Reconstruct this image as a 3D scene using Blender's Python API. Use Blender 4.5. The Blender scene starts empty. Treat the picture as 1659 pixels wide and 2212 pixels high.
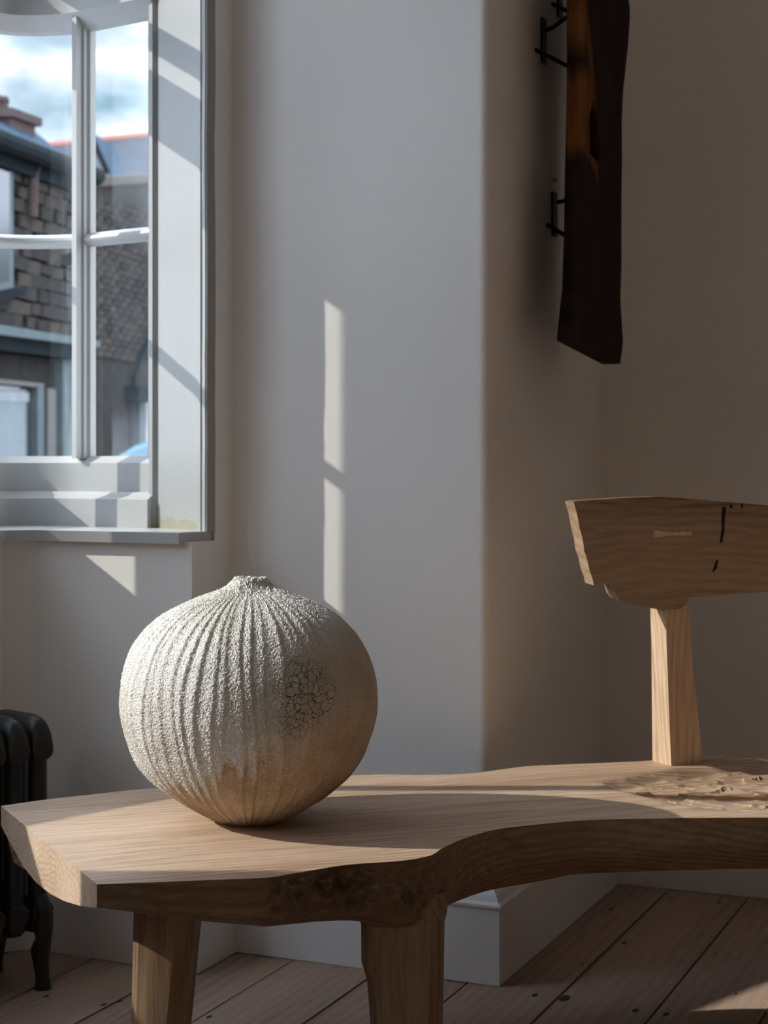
import bpy, bmesh, math, random
import numpy as np
from mathutils import Vector, noise, geometry

random.seed(7)
rng = np.random.default_rng(7)
scene = bpy.context.scene
C = scene.collection
PI = math.pi

# ------------------------------------------------------------------ camera
CAM_H = 1.05
YAW = math.radians(23.4)
FPX = 3600.0
FW = (-math.sin(YAW), math.cos(YAW))      # viewing direction on the floor
RT = (math.cos(YAW), math.sin(YAW))       # to the right of it
cam_d = bpy.data.cameras.new('camera')
cam = bpy.data.objects.new('camera', cam_d)
C.objects.link(cam)
cam.location = (0, 0, CAM_H)
cam.rotation_euler = (PI / 2, 0, YAW)
cam_d.sensor_fit = 'VERTICAL'
cam_d.sensor_height = 36.0
cam_d.sensor_width = 27.0
cam_d.lens = FPX / 2212.0 * 36.0
cam_d.shift_y = -106.0 / 2212.0
cam_d.clip_start = 0.05
cam_d.clip_end = 300
cam_d.dof.use_dof = True
cam_d.dof.focus_distance = 2.75
cam_d.dof.aperture_fstop = 6.3
scene.camera = cam

# ------------------------------------------------------------------ sky, sun, exposure
SUN_ELEV = math.radians(30.5)
SUN_SKEW = math.radians(0.3)
world = bpy.data.worlds.new('World')
scene.world = world
world.use_nodes = True
nt = world.node_tree
nt.nodes.clear()
wo = nt.nodes.new('ShaderNodeOutputWorld')
bg = nt.nodes.new('ShaderNodeBackground')
tc = nt.nodes.new('ShaderNodeTexCoord')
mp = nt.nodes.new('ShaderNodeMapping')
mp.inputs['Scale'].default_value = (1.0, 1.0, 2.2)
mp.inputs['Location'].default_value = (0.3, 0.1, 0.0)
mp.inputs['Rotation'].default_value = (0, 0, -0.136)
nz = nt.nodes.new('ShaderNodeTexNoise')
nz.inputs['Scale'].default_value = 4.2
nz.inputs['Detail'].default_value = 5.3
nz.inputs['Roughness'].default_value = 0.5
cr = nt.nodes.new('ShaderNodeValToRGB')
cr.color_ramp.elements[0].position = 0.35
cr.color_ramp.elements[0].color = (0.04, 0.085, 0.115, 1)
cr.color_ramp.elements[1].position = 0.42
cr.color_ramp.elements[1].color = (0.18, 0.21, 0.245, 1)
e = cr.color_ramp.elements.new(0.55)
e.color = (0.82, 0.93, 1.10, 1)
nt.links.new(tc.outputs['Generated'], mp.inputs['Vector'])
nt.links.new(mp.outputs['Vector'], nz.inputs['Vector'])
nt.links.new(nz.outputs['Fac'], cr.inputs['Fac'])
nt.links.new(cr.outputs['Color'], bg.inputs['Color'])
bg.inputs['Strength'].default_value = 5.3
nt.links.new(bg.outputs['Background'], wo.inputs['Surface'])

hd = Vector((RT[0] * math.cos(SUN_SKEW) + FW[0] * math.sin(SUN_SKEW),
             RT[1] * math.cos(SUN_SKEW) + FW[1] * math.sin(SUN_SKEW), 0))
sun_dir = Vector((hd.x * math.cos(SUN_ELEV), hd.y * math.cos(SUN_ELEV), -math.sin(SUN_ELEV)))
sd = bpy.data.lights.new('sun', 'SUN')
sd.energy = 4.1
sd.angle = math.radians(0.53)
sd.color = (1.0, 0.93, 0.84)
sun = bpy.data.objects.new('sun', sd)
C.objects.link(sun)
sun.rotation_euler = sun_dir.to_track_quat('-Z', 'Y').to_euler()
sun.location = (-6, 0, 6)

vs = scene.view_settings
vs.view_transform = 'Standard'
vs.look = 'None'
vs.gamma = 1.0
vs.use_curve_mapping = False
vs.exposure = 0.0

# ------------------------------------------------------------------ helpers
def W(a, s, z=0.0):
    """a metres to the right of the view axis, s metres along it, z up"""
    return Vector((a * RT[0] + s * FW[0], a * RT[1] + s * FW[1], z))

def PS(px, py, s):
    return W((px - 829.5) / FPX * s, s, CAM_H - (py - 1000.0) * s / FPX)

def PZ(px, py, z):
    s = (CAM_H - z) * FPX / (py - 1000.0)
    return W((px - 829.5) / FPX * s, s, z)

def link(name, me, mat=None, parent=None):
    o = bpy.data.objects.new(name, me)
    C.objects.link(o)
    if mat is not None and len(me.materials) == 0:
        me.materials.append(mat)
    if parent is not None:
        o.parent = parent
    return o

def mesh_py(name, verts, faces, smooth=False):
    me = bpy.data.meshes.new(name)
    me.from_pydata([tuple(v) for v in verts], [], faces)
    me.validate()
    bm = bmesh.new(); bm.from_mesh(me)
    bmesh.ops.recalc_face_normals(bm, faces=bm.faces)
    bm.to_mesh(me); bm.free()
    if smooth:
        for p in me.polygons: p.use_smooth = True
    return me

def bm_mesh(name, bm, smooth=False, auto=None):
    bmesh.ops.recalc_face_normals(bm, faces=bm.faces)
    me = bpy.data.meshes.new(name)
    bm.to_mesh(me); bm.free()
    if smooth:
        for p in me.polygons: p.use_smooth = True
        if auto:
            me.set_sharp_from_angle(angle=math.radians(auto))
    return me

def bevel(bm, w, seg=2, ang=30):
    es = [e for e in bm.edges if len(e.link_faces) == 2 and e.calc_face_angle(0) > math.radians(ang)]
    if es:
        bmesh.ops.bevel(bm, geom=es, offset=w, segments=seg, profile=0.5, affect='EDGES', clamp_overlap=True)

def prism_bm(poly, z0, z1, bm=None):
    bm = bm or bmesh.new()
    lo = [bm.verts.new((p[0], p[1], z0)) for p in poly]
    hi = [bm.verts.new((p[0], p[1], z1)) for p in poly]
    n = len(poly)
    bm.faces.new(lo[::-1]); bm.faces.new(hi)
    for i in range(n):
        bm.faces.new((lo[i], lo[(i + 1) % n], hi[(i + 1) % n], hi[i]))
    return bm

def box_bm(c, size, bm=None, ax=None):
    """box with centre c, size along axes ax (three unit vectors)"""
    bm = bm or bmesh.new()
    ax = ax or (Vector((1, 0, 0)), Vector((0, 1, 0)), Vector((0, 0, 1)))
    c = Vector(c); vs_ = []
    for i in (-.5, .5):
        for j in (-.5, .5):
            for k in (-.5, .5):
                vs_.append(bm.verts.new(c + ax[0] * size[0] * i + ax[1] * size[1] * j + ax[2] * size[2] * k))
    for f in ((0, 1, 3, 2), (4, 6, 7, 5), (0, 4, 5, 1), (2, 3, 7, 6), (0, 2, 6, 4), (1, 5, 7, 3)):
        bm.faces.new([vs_[q] for q in f])
    return bm

def tube_bm(pts, rad, bm=None, n=10, caps=True):
    bm = bm or bmesh.new()
    pts = [Vector(p) for p in pts]
    rings = []
    for i, p in enumerate(pts):
        t = (pts[min(i + 1, len(pts) - 1)] - pts[max(i - 1, 0)]).normalized()
        up = Vector((0, 0, 1)) if abs(t.z) < .9 else Vector((1, 0, 0))
        x = t.cross(up).normalized(); y = x.cross(t)
        r = rad[i] if isinstance(rad, (list, tuple)) else rad
        rings.append([bm.verts.new(p + x * r * math.cos(2 * PI * k / n) + y * r * math.sin(2 * PI * k / n)) for k in range(n)])
    for a, b in zip(rings, rings[1:]):
        for k in range(n):
            bm.faces.new((a[k], a[(k + 1) % n], b[(k + 1) % n], b[k]))
    if caps:
        bm.faces.new(rings[0][::-1]); bm.faces.new(rings[-1])
    return bm

def miter(path, off):
    """offset a 2-D polyline to its left by off (mitred)"""
    P = [Vector((p[0], p[1])) for p in path]
    out = []
    for i in range(len(P)):
        ns = []
        if i > 0:
            d = (P[i] - P[i - 1]).normalized(); ns.append(Vector((-d.y, d.x)))
        if i < len(P) - 1:
            d = (P[i + 1] - P[i]).normalized(); ns.append(Vector((-d.y, d.x)))
        if len(ns) == 2:
            m = (ns[0] + ns[1]).normalized()
            out.append(P[i] + m * off / max(.3, m.dot(ns[0])))
        else:
            out.append(P[i] + ns[0] * off)
    return out

def sweep_bm(path, profile, bm=None):
    """sweep a closed (offset, z) profile along a plan path"""
    bm = bm or bmesh.new()
    cols = [miter(path, o) for o, z in profile]
    rings = []
    for i in range(len(path)):
        rings.append([bm.verts.new((cols[k][i].x, cols[k][i].y, profile[k][1])) for k in range(len(profile))])
    m = len(profile)
    for a, b in zip(rings, rings[1:]):
        for k in range(m):
            bm.faces.new((a[k], a[(k + 1) % m], b[(k + 1) % m], b[k]))
    bm.faces.new(rings[0]); bm.faces.new(rings[-1][::-1])
    return bm

def strip_bm(path, o0, o1, z0, z1, bm=None):
    return sweep_bm(path, [(o0, z0), (o1, z0), (o1, z1), (o0, z1)], bm)

def structure(o):
    o['kind'] = 'structure'
    return o

def tag(o, label, cat, group=None):
    o['label'] = label; o['category'] = cat
    if group: o['group'] = group
    return o

def empty(name, loc=(0, 0, 0)):
    o = bpy.data.objects.new(name, None)
    C.objects.link(o)
    o.location = loc
    o.empty_display_size = .1
    return o

def part(name, me, mat, parent):
    o = link(name, me, mat, parent)
    # keep world placement: geometry is written in world metres, the parent sits at the thing's base
    t = Vector((0, 0, 0)); p = parent
    while p is not None:
        t = t + p.location; p = p.parent
    o.location = -t
    return o

# ------------------------------------------------------------------ materials
def new_mat(name):
    m = bpy.data.materials.new(name)
    m.use_nodes = True
    n = m.node_tree
    b = n.nodes['Principled BSDF']
    return m, n, b

def N(n, typ, **kw):
    q = n.nodes.new(typ)
    for k, v in kw.items():
        if k.startswith('i_'):
            q.inputs[k[2:]].default_value = v
        else:
            setattr(q, k, v)
    return q

def ramp(n, stops):
    r = n.nodes.new('ShaderNodeValToRGB')
    els = r.color_ramp.elements
    while len(els) > 1: els.remove(els[0])
    els[0].position = stops[0][0]; els[0].color = (*stops[0][1], 1)
    for p, c in stops[1:]:
        q = els.new(p); q.color = (*c, 1)
    return r

def coords(n, scale=(1, 1, 1), rot=(0, 0, 0)):
    t = n.nodes.new('ShaderNodeTexCoord')
    g = n.nodes.new('ShaderNodeNewGeometry')
    m = n.nodes.new('ShaderNodeMapping')
    m.inputs['Scale'].default_value = scale
    m.inputs['Rotation'].default_value = rot
    n.links.new(t.outputs['Object'], m.inputs['Vector'])
    return m

def add_bump(n, b, src, strength=.3, dist=.002):
    u = n.nodes.new('ShaderNodeBump')
    u.inputs['Strength'].default_value = strength
    u.inputs['Distance'].default_value = dist
    n.links.new(src, u.inputs['Height'])
    n.links.new(u.outputs['Normal'], b.inputs['Normal'])
    return u

def paint(name, c0, c1, rough=.6, scale=3.0, bump=.15, bdist=.002, bscale=60, spec=.3):
    m, n, b = new_mat(name)
    v = coords(n)
    z = N(n, 'ShaderNodeTexNoise', i_Scale=scale, i_Detail=4.0)
    n.links.new(v.outputs[0], z.inputs['Vector'])
    r = ramp(n, [(.3, c0), (.7, c1)])
    n.links.new(z.outputs['Fac'], r.inputs['Fac'])
    n.links.new(r.outputs['Color'], b.inputs['Base Color'])
    b.inputs['Roughness'].default_value = rough
    b.inputs['Specular IOR Level'].default_value = spec
    z2 = N(n, 'ShaderNodeTexNoise', i_Scale=bscale, i_Detail=3.0)
    n.links.new(v.outputs[0], z2.inputs['Vector'])
    add_bump(n, b, z2.outputs['Fac'], bump, bdist)
    return m

def wood(name, light, mid, dark, rot=(0, 0, 0), rough=.55, ring=14.0, stretch=.06, bark=False, distort=1.6, amount=1.0, centre=(0, 0, 0), wob=.18):
    m, n, b = new_mat(name)
    v = coords(n, (1, 1, 1), rot)
    v.inputs['Location'].default_value = centre
    st = N(n, 'ShaderNodeMapping')
    st.inputs['Scale'].default_value = (stretch, 1, 1)
    n.links.new(v.outputs[0], st.inputs['Vector'])
    # wobble of the grain
    z0 = N(n, 'ShaderNodeTexNoise', i_Scale=3.5, i_Detail=3.0)
    st0 = N(n, 'ShaderNodeMapping'); st0.inputs['Scale'].default_value = (wob, 1, 1)
    n.links.new(v.outputs[0], st0.inputs['Vector'])
    n.links.new(st0.outputs[0], z0.inputs['Vector'])
    mix = N(n, 'ShaderNodeVectorMath', operation='MULTIPLY_ADD')
    mix.inputs[1].default_value = (.02, .07 * distort, .07 * distort)
    n.links.new(z0.outputs['Color'], mix.inputs[0])
    n.links.new(st.outputs[0], mix.inputs[2])
    wv = N(n, 'ShaderNodeTexWave', wave_type='RINGS', rings_direction='X', i_Scale=ring, i_Distortion=4.0, i_Detail=3.0)
    wv.inputs['Detail Scale'].default_value = 1.5
    n.links.new(mix.outputs[0], wv.inputs['Vector'])
    fib = N(n, 'ShaderNodeTexNoise', i_Scale=160.0, i_Detail=3.0)
    n.links.new(st.outputs[0], fib.inputs['Vector'])
    big = N(n, 'ShaderNodeTexNoise', i_Scale=5.0, i_Detail=4.0)
    n.links.new(mix.outputs[0], big.inputs['Vector'])
    m1 = N(n, 'ShaderNodeMath', operation='MULTIPLY'); m1.inputs[1].default_value = .13 * amount
    n.links.new(wv.outputs['Fac'], m1.inputs[0])
    m2 = N(n, 'ShaderNodeMath', operation='MULTIPLY_ADD'); m2.inputs[1].default_value = .50 * amount
    n.links.new(fib.outputs['Fac'], m2.inputs[0]); n.links.new(m1.outputs[0], m2.inputs[2])
    m3 = N(n, 'ShaderNodeMath', operation='MULTIPLY_ADD'); m3.inputs[1].default_value = .80
    n.links.new(big.outputs['Fac'], m3.inputs[0]); n.links.new(m2.outputs[0], m3.inputs[2])
    r = ramp(n, [(.50, light), (.66, mid), (.86, dark)])
    n.links.new(m3.outputs[0], r.inputs['Fac'])
    colour = r.outputs['Color']
    if bark:
        at = N(n, 'ShaderNodeAttribute', attribute_name='bark')
        bn = N(n, 'ShaderNodeTexNoise', i_Scale=75.0, i_Detail=6.0)
        bn.inputs['Roughness'].default_value = .65
        n.links.new(v.outputs[0], bn.inputs['Vector'])
        br = ramp(n, [(.35, (.035, .024, .016)), (.55, (.13, .085, .05)), (.75, (.34, .25, .15))])
        n.links.new(bn.outputs['Fac'], br.inputs['Fac'])
        mx = N(n, 'ShaderNodeMix', data_type='RGBA')
        n.links.new(at.outputs['Fac'], mx.inputs[0])
        n.links.new(colour, mx.inputs[6]); n.links.new(br.outputs['Color'], mx.inputs[7])
        a2 = N(n, 'ShaderNodeAttribute', attribute_name='heart')
        mx2 = N(n, 'ShaderNodeMix', data_type='RGBA')
        hm = N(n, 'ShaderNodeMix', data_type='RGBA', blend_type='MULTIPLY')
        hm.inputs[0].default_value = 1.0
        n.links.new(mx.outputs[2], hm.inputs[6]); hm.inputs[7].default_value = (.60, .40, .27, 1)
        n.links.new(a2.outputs['Fac'], mx2.inputs[0])
        n.links.new(mx.outputs[2], mx2.inputs[6]); n.links.new(hm.outputs[2], mx2.inputs[7])
        colour = mx2.outputs[2]
    n.links.new(colour, b.inputs['Base Color'])
    b.inputs['Roughness'].default_value = rough
    b.inputs['Specular IOR Level'].default_value = .3
    hgt = fib.outputs['Fac']
    if bark:
        bh = N(n, 'ShaderNodeMath', operation='MULTIPLY'); bh.inputs[1].default_value = 1.0
        n.links.new(bn.outputs['Fac'], bh.inputs[0]); n.links.new(at.outputs['Fac'], bh.inputs[1])
        b8 = N(n, 'ShaderNodeMath', operation='MULTIPLY_ADD'); b8.inputs[1].default_value = 7.0
        n.links.new(bh.outputs[0], b8.inputs[0]); n.links.new(fib.outputs['Fac'], b8.inputs[2])
        hgt = b8.outputs[0]
    add_bump(n, b, hgt, .3, .0016)
    return m

def plain(name, col, rough=.5, metal=0.0, spec=.4):
    m, n, b = new_mat(name)
    v = coords(n)
    z = N(n, 'ShaderNodeTexNoise', i_Scale=9.0, i_Detail=4.0)
    n.links.new(v.outputs[0], z.inputs['Vector'])
    r = ramp(n, [(.3, tuple(c * .86 for c in col)), (.7, tuple(min(1, c * 1.1) for c in col))])
    n.links.new(z.outputs['Fac'], r.inputs['Fac'])
    n.links.new(r.outputs['Color'], b.inputs['Base Color'])
    b.inputs['Roughness'].default_value = rough
    b.inputs['Metallic'].default_value = metal
    b.inputs['Specular IOR Level'].default_value = spec
    return m

def glass_mat(name, tint=(.97, .98, .98)):
    m = bpy.data.materials.new(name)
    m.use_nodes = True
    n = m.node_tree
    n.nodes.clear()
    o = n.nodes.new('ShaderNodeOutputMaterial')
    t = n.nodes.new('ShaderNodeBsdfTransparent'); t.inputs['Color'].default_value = (*tint, 1)
    g = n.nodes.new('ShaderNodeBsdfGlossy'); g.inputs['Roughness'].default_value = .02
    lw = n.nodes.new('ShaderNodeLayerWeight'); lw.inputs['Blend'].default_value = .5
    pw = n.nodes.new('ShaderNodeMath'); pw.operation = 'POWER'; pw.inputs[1].default_value = 5.3
    n.links.new(lw.outputs['Facing'], pw.inputs[0])
    f = n.nodes.new('ShaderNodeMath'); f.operation = 'MULTIPLY_ADD'; f.inputs[1].default_value = .6; f.inputs[2].default_value = .025
    n.links.new(pw.outputs[0], f.inputs[0])
    mx = n.nodes.new('ShaderNodeMixShader')
    n.links.new(f.outputs[0], mx.inputs[0]); n.links.new(t.outputs[0], mx.inputs[1]); n.links.new(g.outputs[0], mx.inputs[2])
    n.links.new(mx.outputs[0], o.inputs['Surface'])
    return m

M_WALL = paint('wall_paint', (.86, .85, .83), (.90, .89, .87), .75, 2.0, .12, .004, 22, .2)
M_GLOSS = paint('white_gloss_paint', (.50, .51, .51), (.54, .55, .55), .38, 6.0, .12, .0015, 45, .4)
M_SKIRT = paint('skirting_paint', (.84, .85, .86), (.88, .89, .90), .5, 5.0, .15, .002, 40, .3)
M_GLASS = glass_mat('window_glass')
M_CEIL = paint('ceiling_paint', (.68, .66, .63), (.72, .70, .67), .85, 2.0, .1, .003, 20, .1)
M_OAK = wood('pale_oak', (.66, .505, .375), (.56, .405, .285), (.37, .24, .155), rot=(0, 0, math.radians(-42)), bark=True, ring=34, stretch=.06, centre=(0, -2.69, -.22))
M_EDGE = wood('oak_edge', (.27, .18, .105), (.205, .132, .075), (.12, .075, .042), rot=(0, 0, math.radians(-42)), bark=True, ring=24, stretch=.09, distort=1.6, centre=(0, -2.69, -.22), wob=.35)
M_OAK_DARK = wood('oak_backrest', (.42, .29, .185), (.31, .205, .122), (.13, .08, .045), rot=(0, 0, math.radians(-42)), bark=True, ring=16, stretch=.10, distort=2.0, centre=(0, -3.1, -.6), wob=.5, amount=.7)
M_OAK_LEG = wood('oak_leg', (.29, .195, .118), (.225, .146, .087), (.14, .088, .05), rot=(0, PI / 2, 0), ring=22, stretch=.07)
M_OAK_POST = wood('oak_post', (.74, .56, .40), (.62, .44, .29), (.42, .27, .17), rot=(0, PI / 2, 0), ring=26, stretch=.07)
M_PINE = wood('scrubbed_pine', (.50, .36, .28), (.40, .28, .215), (.23, .155, .115), rot=(0, 0, PI / 2), ring=12, stretch=.05, rough=.7, amount=.6, distort=.8)
M_WARM_BOUNCE = wood('warm_bounce_cladding', (.62, .42, .26), (.52, .34, .20), (.38, .24, .14), rot=(0, PI / 2, 0), ring=8, stretch=.05)  # made-up cladding for the unseen walls, reflects warm light into the room
M_SUB = plain('subfloor_dark', (.02, .016, .013), .9)
M_IRON = plain('black_cast_iron', (.016, .018, .018), .42, 0.0, .5)
M_BLACK = plain('black_steel', (.01, .01, .011), .45, .6)
M_NAIL = plain('dark_nail', (.03, .03, .035), .6)

# ================================================================== THE ROOM
XB, YB = -1.155, 3.199            # corner of the projecting wall
XC = -1.742                       # return beside the window
YK = 4.080                        # back of the alcove
XR, YN, ZC = 2.7, -2.2, 3.1      # right wall, wall behind the camera, ceiling

def aw(a, s):
    p = W(a, s); return (p.x, p.y)

# glazing line of the bow window, from the casing round to the left (plan)
G_AS = [(-.500, 3.752), (-.600, 3.816), (-.6945, 3.880), (-.735, 3.897), (-.775, 3.907), (-.815, 3.911), (-.855, 3.908),
        (-.890, 3.897), (-.920, 3.874), (-.943, 3.84), (-.957, 3.79), (-.970, 3.72), (-.990, 3.65), (-1.012, 3.57),
        (-1.05, 3.49), (-1.15, 3.40), (-1.30, 3.25), (-1.50, 3.05), (-1.77, 2.77), (-1.92, 2.57), (-2.03, 2.40), (-2.09, 2.29)]
GW = [aw(*p) for p in G_AS]

def gpoint(s, lo=8):
    """point of the left half of the glazing line at depth s"""
    for i in range(lo, len(G_AS) - 1):
        s0, s1 = G_AS[i][1], G_AS[i + 1][1]
        if s0 >= s >= s1:
            t = (s0 - s) / (s0 - s1)
            return (G_AS[i][0] + t * (G_AS[i + 1][0] - G_AS[i][0]), s)
    return G_AS[-1]

def gpath(sa, sb, n=12):
    return [aw(*gpoint(sa + (sb - sa) * i / n)) for i in range(n + 1)]

# wall under the window, following the bow
UNDER = [(XC, 3.40), (XC, 3.020), (-2.135, 3.030), (-2.192, 2.985), (-2.215, 2.83), (-2.28, 2.57), (-2.45, 2.15),
         (-2.58, 1.80), (-2.76, 1.33)]
outer = [(XC, 3.40), (-2.3, 3.46), (-2.93, 3.32), (-2.55, 3.0), (-2.62, 2.66), (-2.75, 2.2), (-2.9, 1.84), (-3.05, 1.25)]
bm = prism_bm(UNDER + outer[::-1][:-1], 0, .885)
structure(link('wall_left', bm_mesh('wall_left', bm), M_WALL))

# pier behind the casing, up to the ceiling
bm = prism_bm([(XC, 3.116), (XC, 3.40), (-1.98, 3.40), (-1.98, 3.275), (-1.965, 3.247)], .885, ZC)
structure(link('wall_pier', bm_mesh('wall_pier', bm), M_WALL))

# projecting wall (soft rounded corner) and its side
def fillet(corner, d0, d1, r, n=6):
    c = Vector(corner); d0 = Vector(d0); d1 = Vector(d1)
    o = c + d0 * r + d1 * r
    return [tuple(o - d1 * r * math.cos(t) - d0 * r * math.sin(t)) for t in [PI / 2 * i / n for i in range(n + 1)]]
cpts = fillet((XB, YB), (-1, 0), (0, 1), .018)
poly = [(XC, 3.40), (XC, YB)] + cpts + [(XB, YK), (XB, 4.3), (XC, 4.3)]
bm = prism_bm(poly, 0, ZC)
structure(link('wall_front', bm_mesh('wall_front', bm, True, 20), M_WALL))

bm = prism_bm([(XB - .1, YK), (XR, YK), (XR, YK + .25), (XB - .1, YK + .25)], 0, ZC)
structure(link('wall_back', bm_mesh('wall_back', bm), M_WALL))
# wall behind the camera and beside it
bm = prism_bm([(-3.1, YN - .2), (XR + .2, YN - .2), (XR + .2, YN), (-3.1, YN)], 0, ZC)
structure(link('wall_rear', bm_mesh('wall_rear', bm), M_WARM_BOUNCE))
# side wall with an unseen window, added to bring in more daylight
SY0, SY1, SZ0, SZ1 = -.60, 1.12, 1.35, 2.93
bm = prism_bm([(-2.76, 1.33), (-2.95, 1.25), (-2.95, SY1), (-2.76, SY1)], 0, ZC)
box_bm((-2.855, (YN + SY0) / 2, ZC / 2), (.19, SY0 - YN, ZC), bm)
box_bm((-2.855, (SY0 + SY1) / 2, SZ0 / 2), (.19, SY1 - SY0, SZ0), bm)
box_bm((-2.855, (SY0 + SY1) / 2, (SZ1 + ZC) / 2), (.19, SY1 - SY0, ZC - SZ1), bm)
structure(link('wall_side', bm_mesh('wall_side', bm), M_WALL))
w2 = structure(empty('added_window', (-2.87, (SY0 + SY1) / 2, SZ0)))
bm = bmesh.new()
for y in (SY0 + .025, SY1 - .025):
    box_bm((-2.87, y, (SZ0 + SZ1) / 2), (.05, .05, SZ1 - SZ0), bm)
for z in (SZ0 + .03, SZ1 - .03):
    box_bm((-2.87, (SY0 + SY1) / 2, z), (.05, SY1 - SY0 - .10, .06), bm)
part('window_frame', bm_mesh('added_window_frame', bm), M_GLOSS, w2)
part('glazing_bar', bm_mesh('added_window_bar', box_bm((-2.87, (SY0 + SY1) / 2, (SZ0 + SZ1) / 2), (.03, .03, SZ1 - SZ0 - .12))), M_GLOSS, w2)
bm = box_bm((-2.885, (SY0 + SY1) / 2, (SZ0 + SZ1) / 2), (.004, SY1 - SY0 - .10, SZ1 - SZ0 - .12))
part('pane', bm_mesh('added_window_pane', bm), M_GLASS, w2)
# right wall, out of view, in the same cladding added for warm bounce
bm = box_bm((XR + .1, (YN + YK) / 2, ZC / 2), (.2, YK - YN, ZC))
structure(link('wall_right', bm_mesh('wall_right', bm), M_WARM_BOUNCE))

bm = prism_bm([(-3.1, YN - .2), (XR + .2, YN - .2), (XR + .2, 4.4), (-1.9, 4.4), (-2.0, 3.5), (-2.7, 3.5), (-2.75, 2.9), (-3.15, 1.2)], ZC, ZC + .2)
structure(link('ceiling', bm_mesh('ceiling', bm), M_CEIL))

# floor: dark bed and the boards on it
floor = structure(link('floor', bm_mesh('floor', prism_bm([(-3.0, YN), (XR, YN), (XR, 4.2), (-3.0, 4.2)], -.12, -.026)), M_SUB))
x = -1.38 - .196 * 8
k = 0
while x < XR - .05:
    w = .196
    # the boards of the bay stop at its wall
    if x + w < -2.85: x += w; continue
    bm = box_bm((x + w / 2, (YN + 4.06) / 2, -.013), (w - .0055, 4.06 - YN, .026))
    bevel(bm, .003, 2)
    b = part('floorboard', bm_mesh('floorboard', bm), M_PINE, floor)
    b.location.z += random.uniform(-.0025, 0)
    x += w; k += 1
def ellipse_bm(c, rx, ry, h, n=14, bm=None):
    bm = bm or bmesh.new()
    t = bm.verts.new((c[0], c[1], c[2] + h))
    r = [bm.verts.new((c[0] + rx * math.cos(2 * PI * i / n), c[1] + ry * math.sin(2 * PI * i / n), c[2])) for i in range(n)]
    for i in range(n):
        bm.faces.new((r[i], r[(i + 1) % n], t))
    bm.faces.new(r[::-1])
    return bm
boards = [o for o in C.objects if o.name.startswith('floorboard')]
for (px, py, r) in ((1220, 2154, .0125), (1373, 2180, .0075), (1439, 2188, .0075), (1156, 2148, .007), (1349, 2034, .006), (1554, 1948, .006), (1590, 2144, .004),
                    (1258, 2082, .004), (1446, 1937, .005), (1547, 2058, .004), (224, 2168, .006), (258, 2160, .006), (100, 2150, .005), (452, 2195, .006), (1320, 1962, .006)):
    p = PZ(px, py, 0)
    i = min(boards, key=lambda o: abs((o.data.vertices[0].co.x + o.data.vertices[len(o.data.vertices) - 1].co.x) / 2 - p.x) if False else abs(sum(v.co.x for v in o.data.vertices) / len(o.data.vertices) - p.x))
    part('nail_head', bm_mesh('nail_head', ellipse_bm((p.x, p.y, 0.0 + i.location.z), r * .8, r * 1.7, .0012)), M_NAIL, i)

# skirting boards
SK = [(0, .0), (.040, .0), (.040, .152), (.044, .156), (.044, .161), (.036, .166), (.030, .178), (.018, .19), (.012, .203), (.006, .212), (0, .214)]
SK2 = [(o * .75, z) for o, z in SK]
bm = sweep_bm([(XC, YB), (XB, YB), (XB, YK)][::-1][0:0] + [(XB, YK), (XB, YB), (XC, YB)], SK)
structure(link('baseboard_front', bm_mesh('baseboard_front', bm), M_SKIRT))
bm = sweep_bm([(XR, YK), (XB, YK)], SK2)
structure(link('baseboard_back', bm_mesh('baseboard_back', bm), M_SKIRT))
bm = sweep_bm([(XC, YB)] + UNDER[1:], SK2)
structure(link('baseboard_left', bm_mesh('baseboard_left', bm), M_SKIRT))

# ------------------------------------------------------------------ the bow window
w1 = structure(empty('window_1', (-2.1, 3.15, .885)))
Z_SILL, Z_RAIL, Z_GL = .905, .985, 1.066
# sill board over the wall below: nosing follows the wall
nose = miter(UNDER, .022)
nose_in = [tuple(p) for p in nose]
sillp = [(-1.742 - .006, 3.118)] + [(-1.762, 3.000)] + nose_in[2:]
sout = [(-1.80, 3.15), (-2.0, 3.30), (-2.3, 3.36), (-2.46, 3.22), (-2.45, 2.98), (-2.52, 2.64), (-2.68, 2.2), (-2.82, 1.84), (-2.97, 1.26)]
bm = prism_bm(sillp + sout[::-1], .882, Z_SILL)
bevel(bm, .006, 3)
part('window_sill', bm_mesh('window_sill', bm, True, 40), M_GLOSS, w1)
# lower frame (sub sill) under the sash and the sash bottom rail; both follow the bow
right = GW[:3]; left = GW[2:14]
whole = GW
bm = sweep_bm(whole, [(-.05, Z_SILL - .02), (.050, Z_SILL - .02), (.050, .968), (.036, .976), (.030, .984), (-.05, .984)])
part('sub_sill', bm_mesh('sub_sill', bm, True, 25), M_GLOSS, w1)
bm = sweep_bm(whole, [(-.022, .98), (.022, .98), (.022, 1.050), (.006, 1.066), (-.022, 1.066)])
part('bottom_rail', bm_mesh('bottom_rail', bm, True, 25), M_GLOSS, w1)
# deeper rail under the large panes
bm = sweep_bm(gpath(3.40, 2.38, 12), [(-.022, 1.06), (.022, 1.06), (.022, 1.135), (.006, 1.15), (-.022, 1.15)])
part('lower_rail', bm_mesh('lower_rail', bm, True, 25), M_GLOSS, w1)
# upper rails
bm = sweep_bm(GW[:15], [(-.03, 2.062), (-.004, 2.062), (-.004, 2.052), (.012, 2.056), (.030, 2.075), (.046, 2.088), (.046, 2.165), (-.03, 2.165)])
part('meeting_rail', bm_mesh('meeting_rail', bm, True, 25), M_GLOSS, w1)
bm = strip_bm(GW[:15], -.02, .02, 2.245, 2.285)
part('transom_bar', bm_mesh('transom_bar', bm), M_GLOSS, w1)
bm = strip_bm(whole, -.04, .04, 2.93, ZC)
part('head_rail', bm_mesh('head_rail', bm), M_GLOSS, w1)
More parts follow.
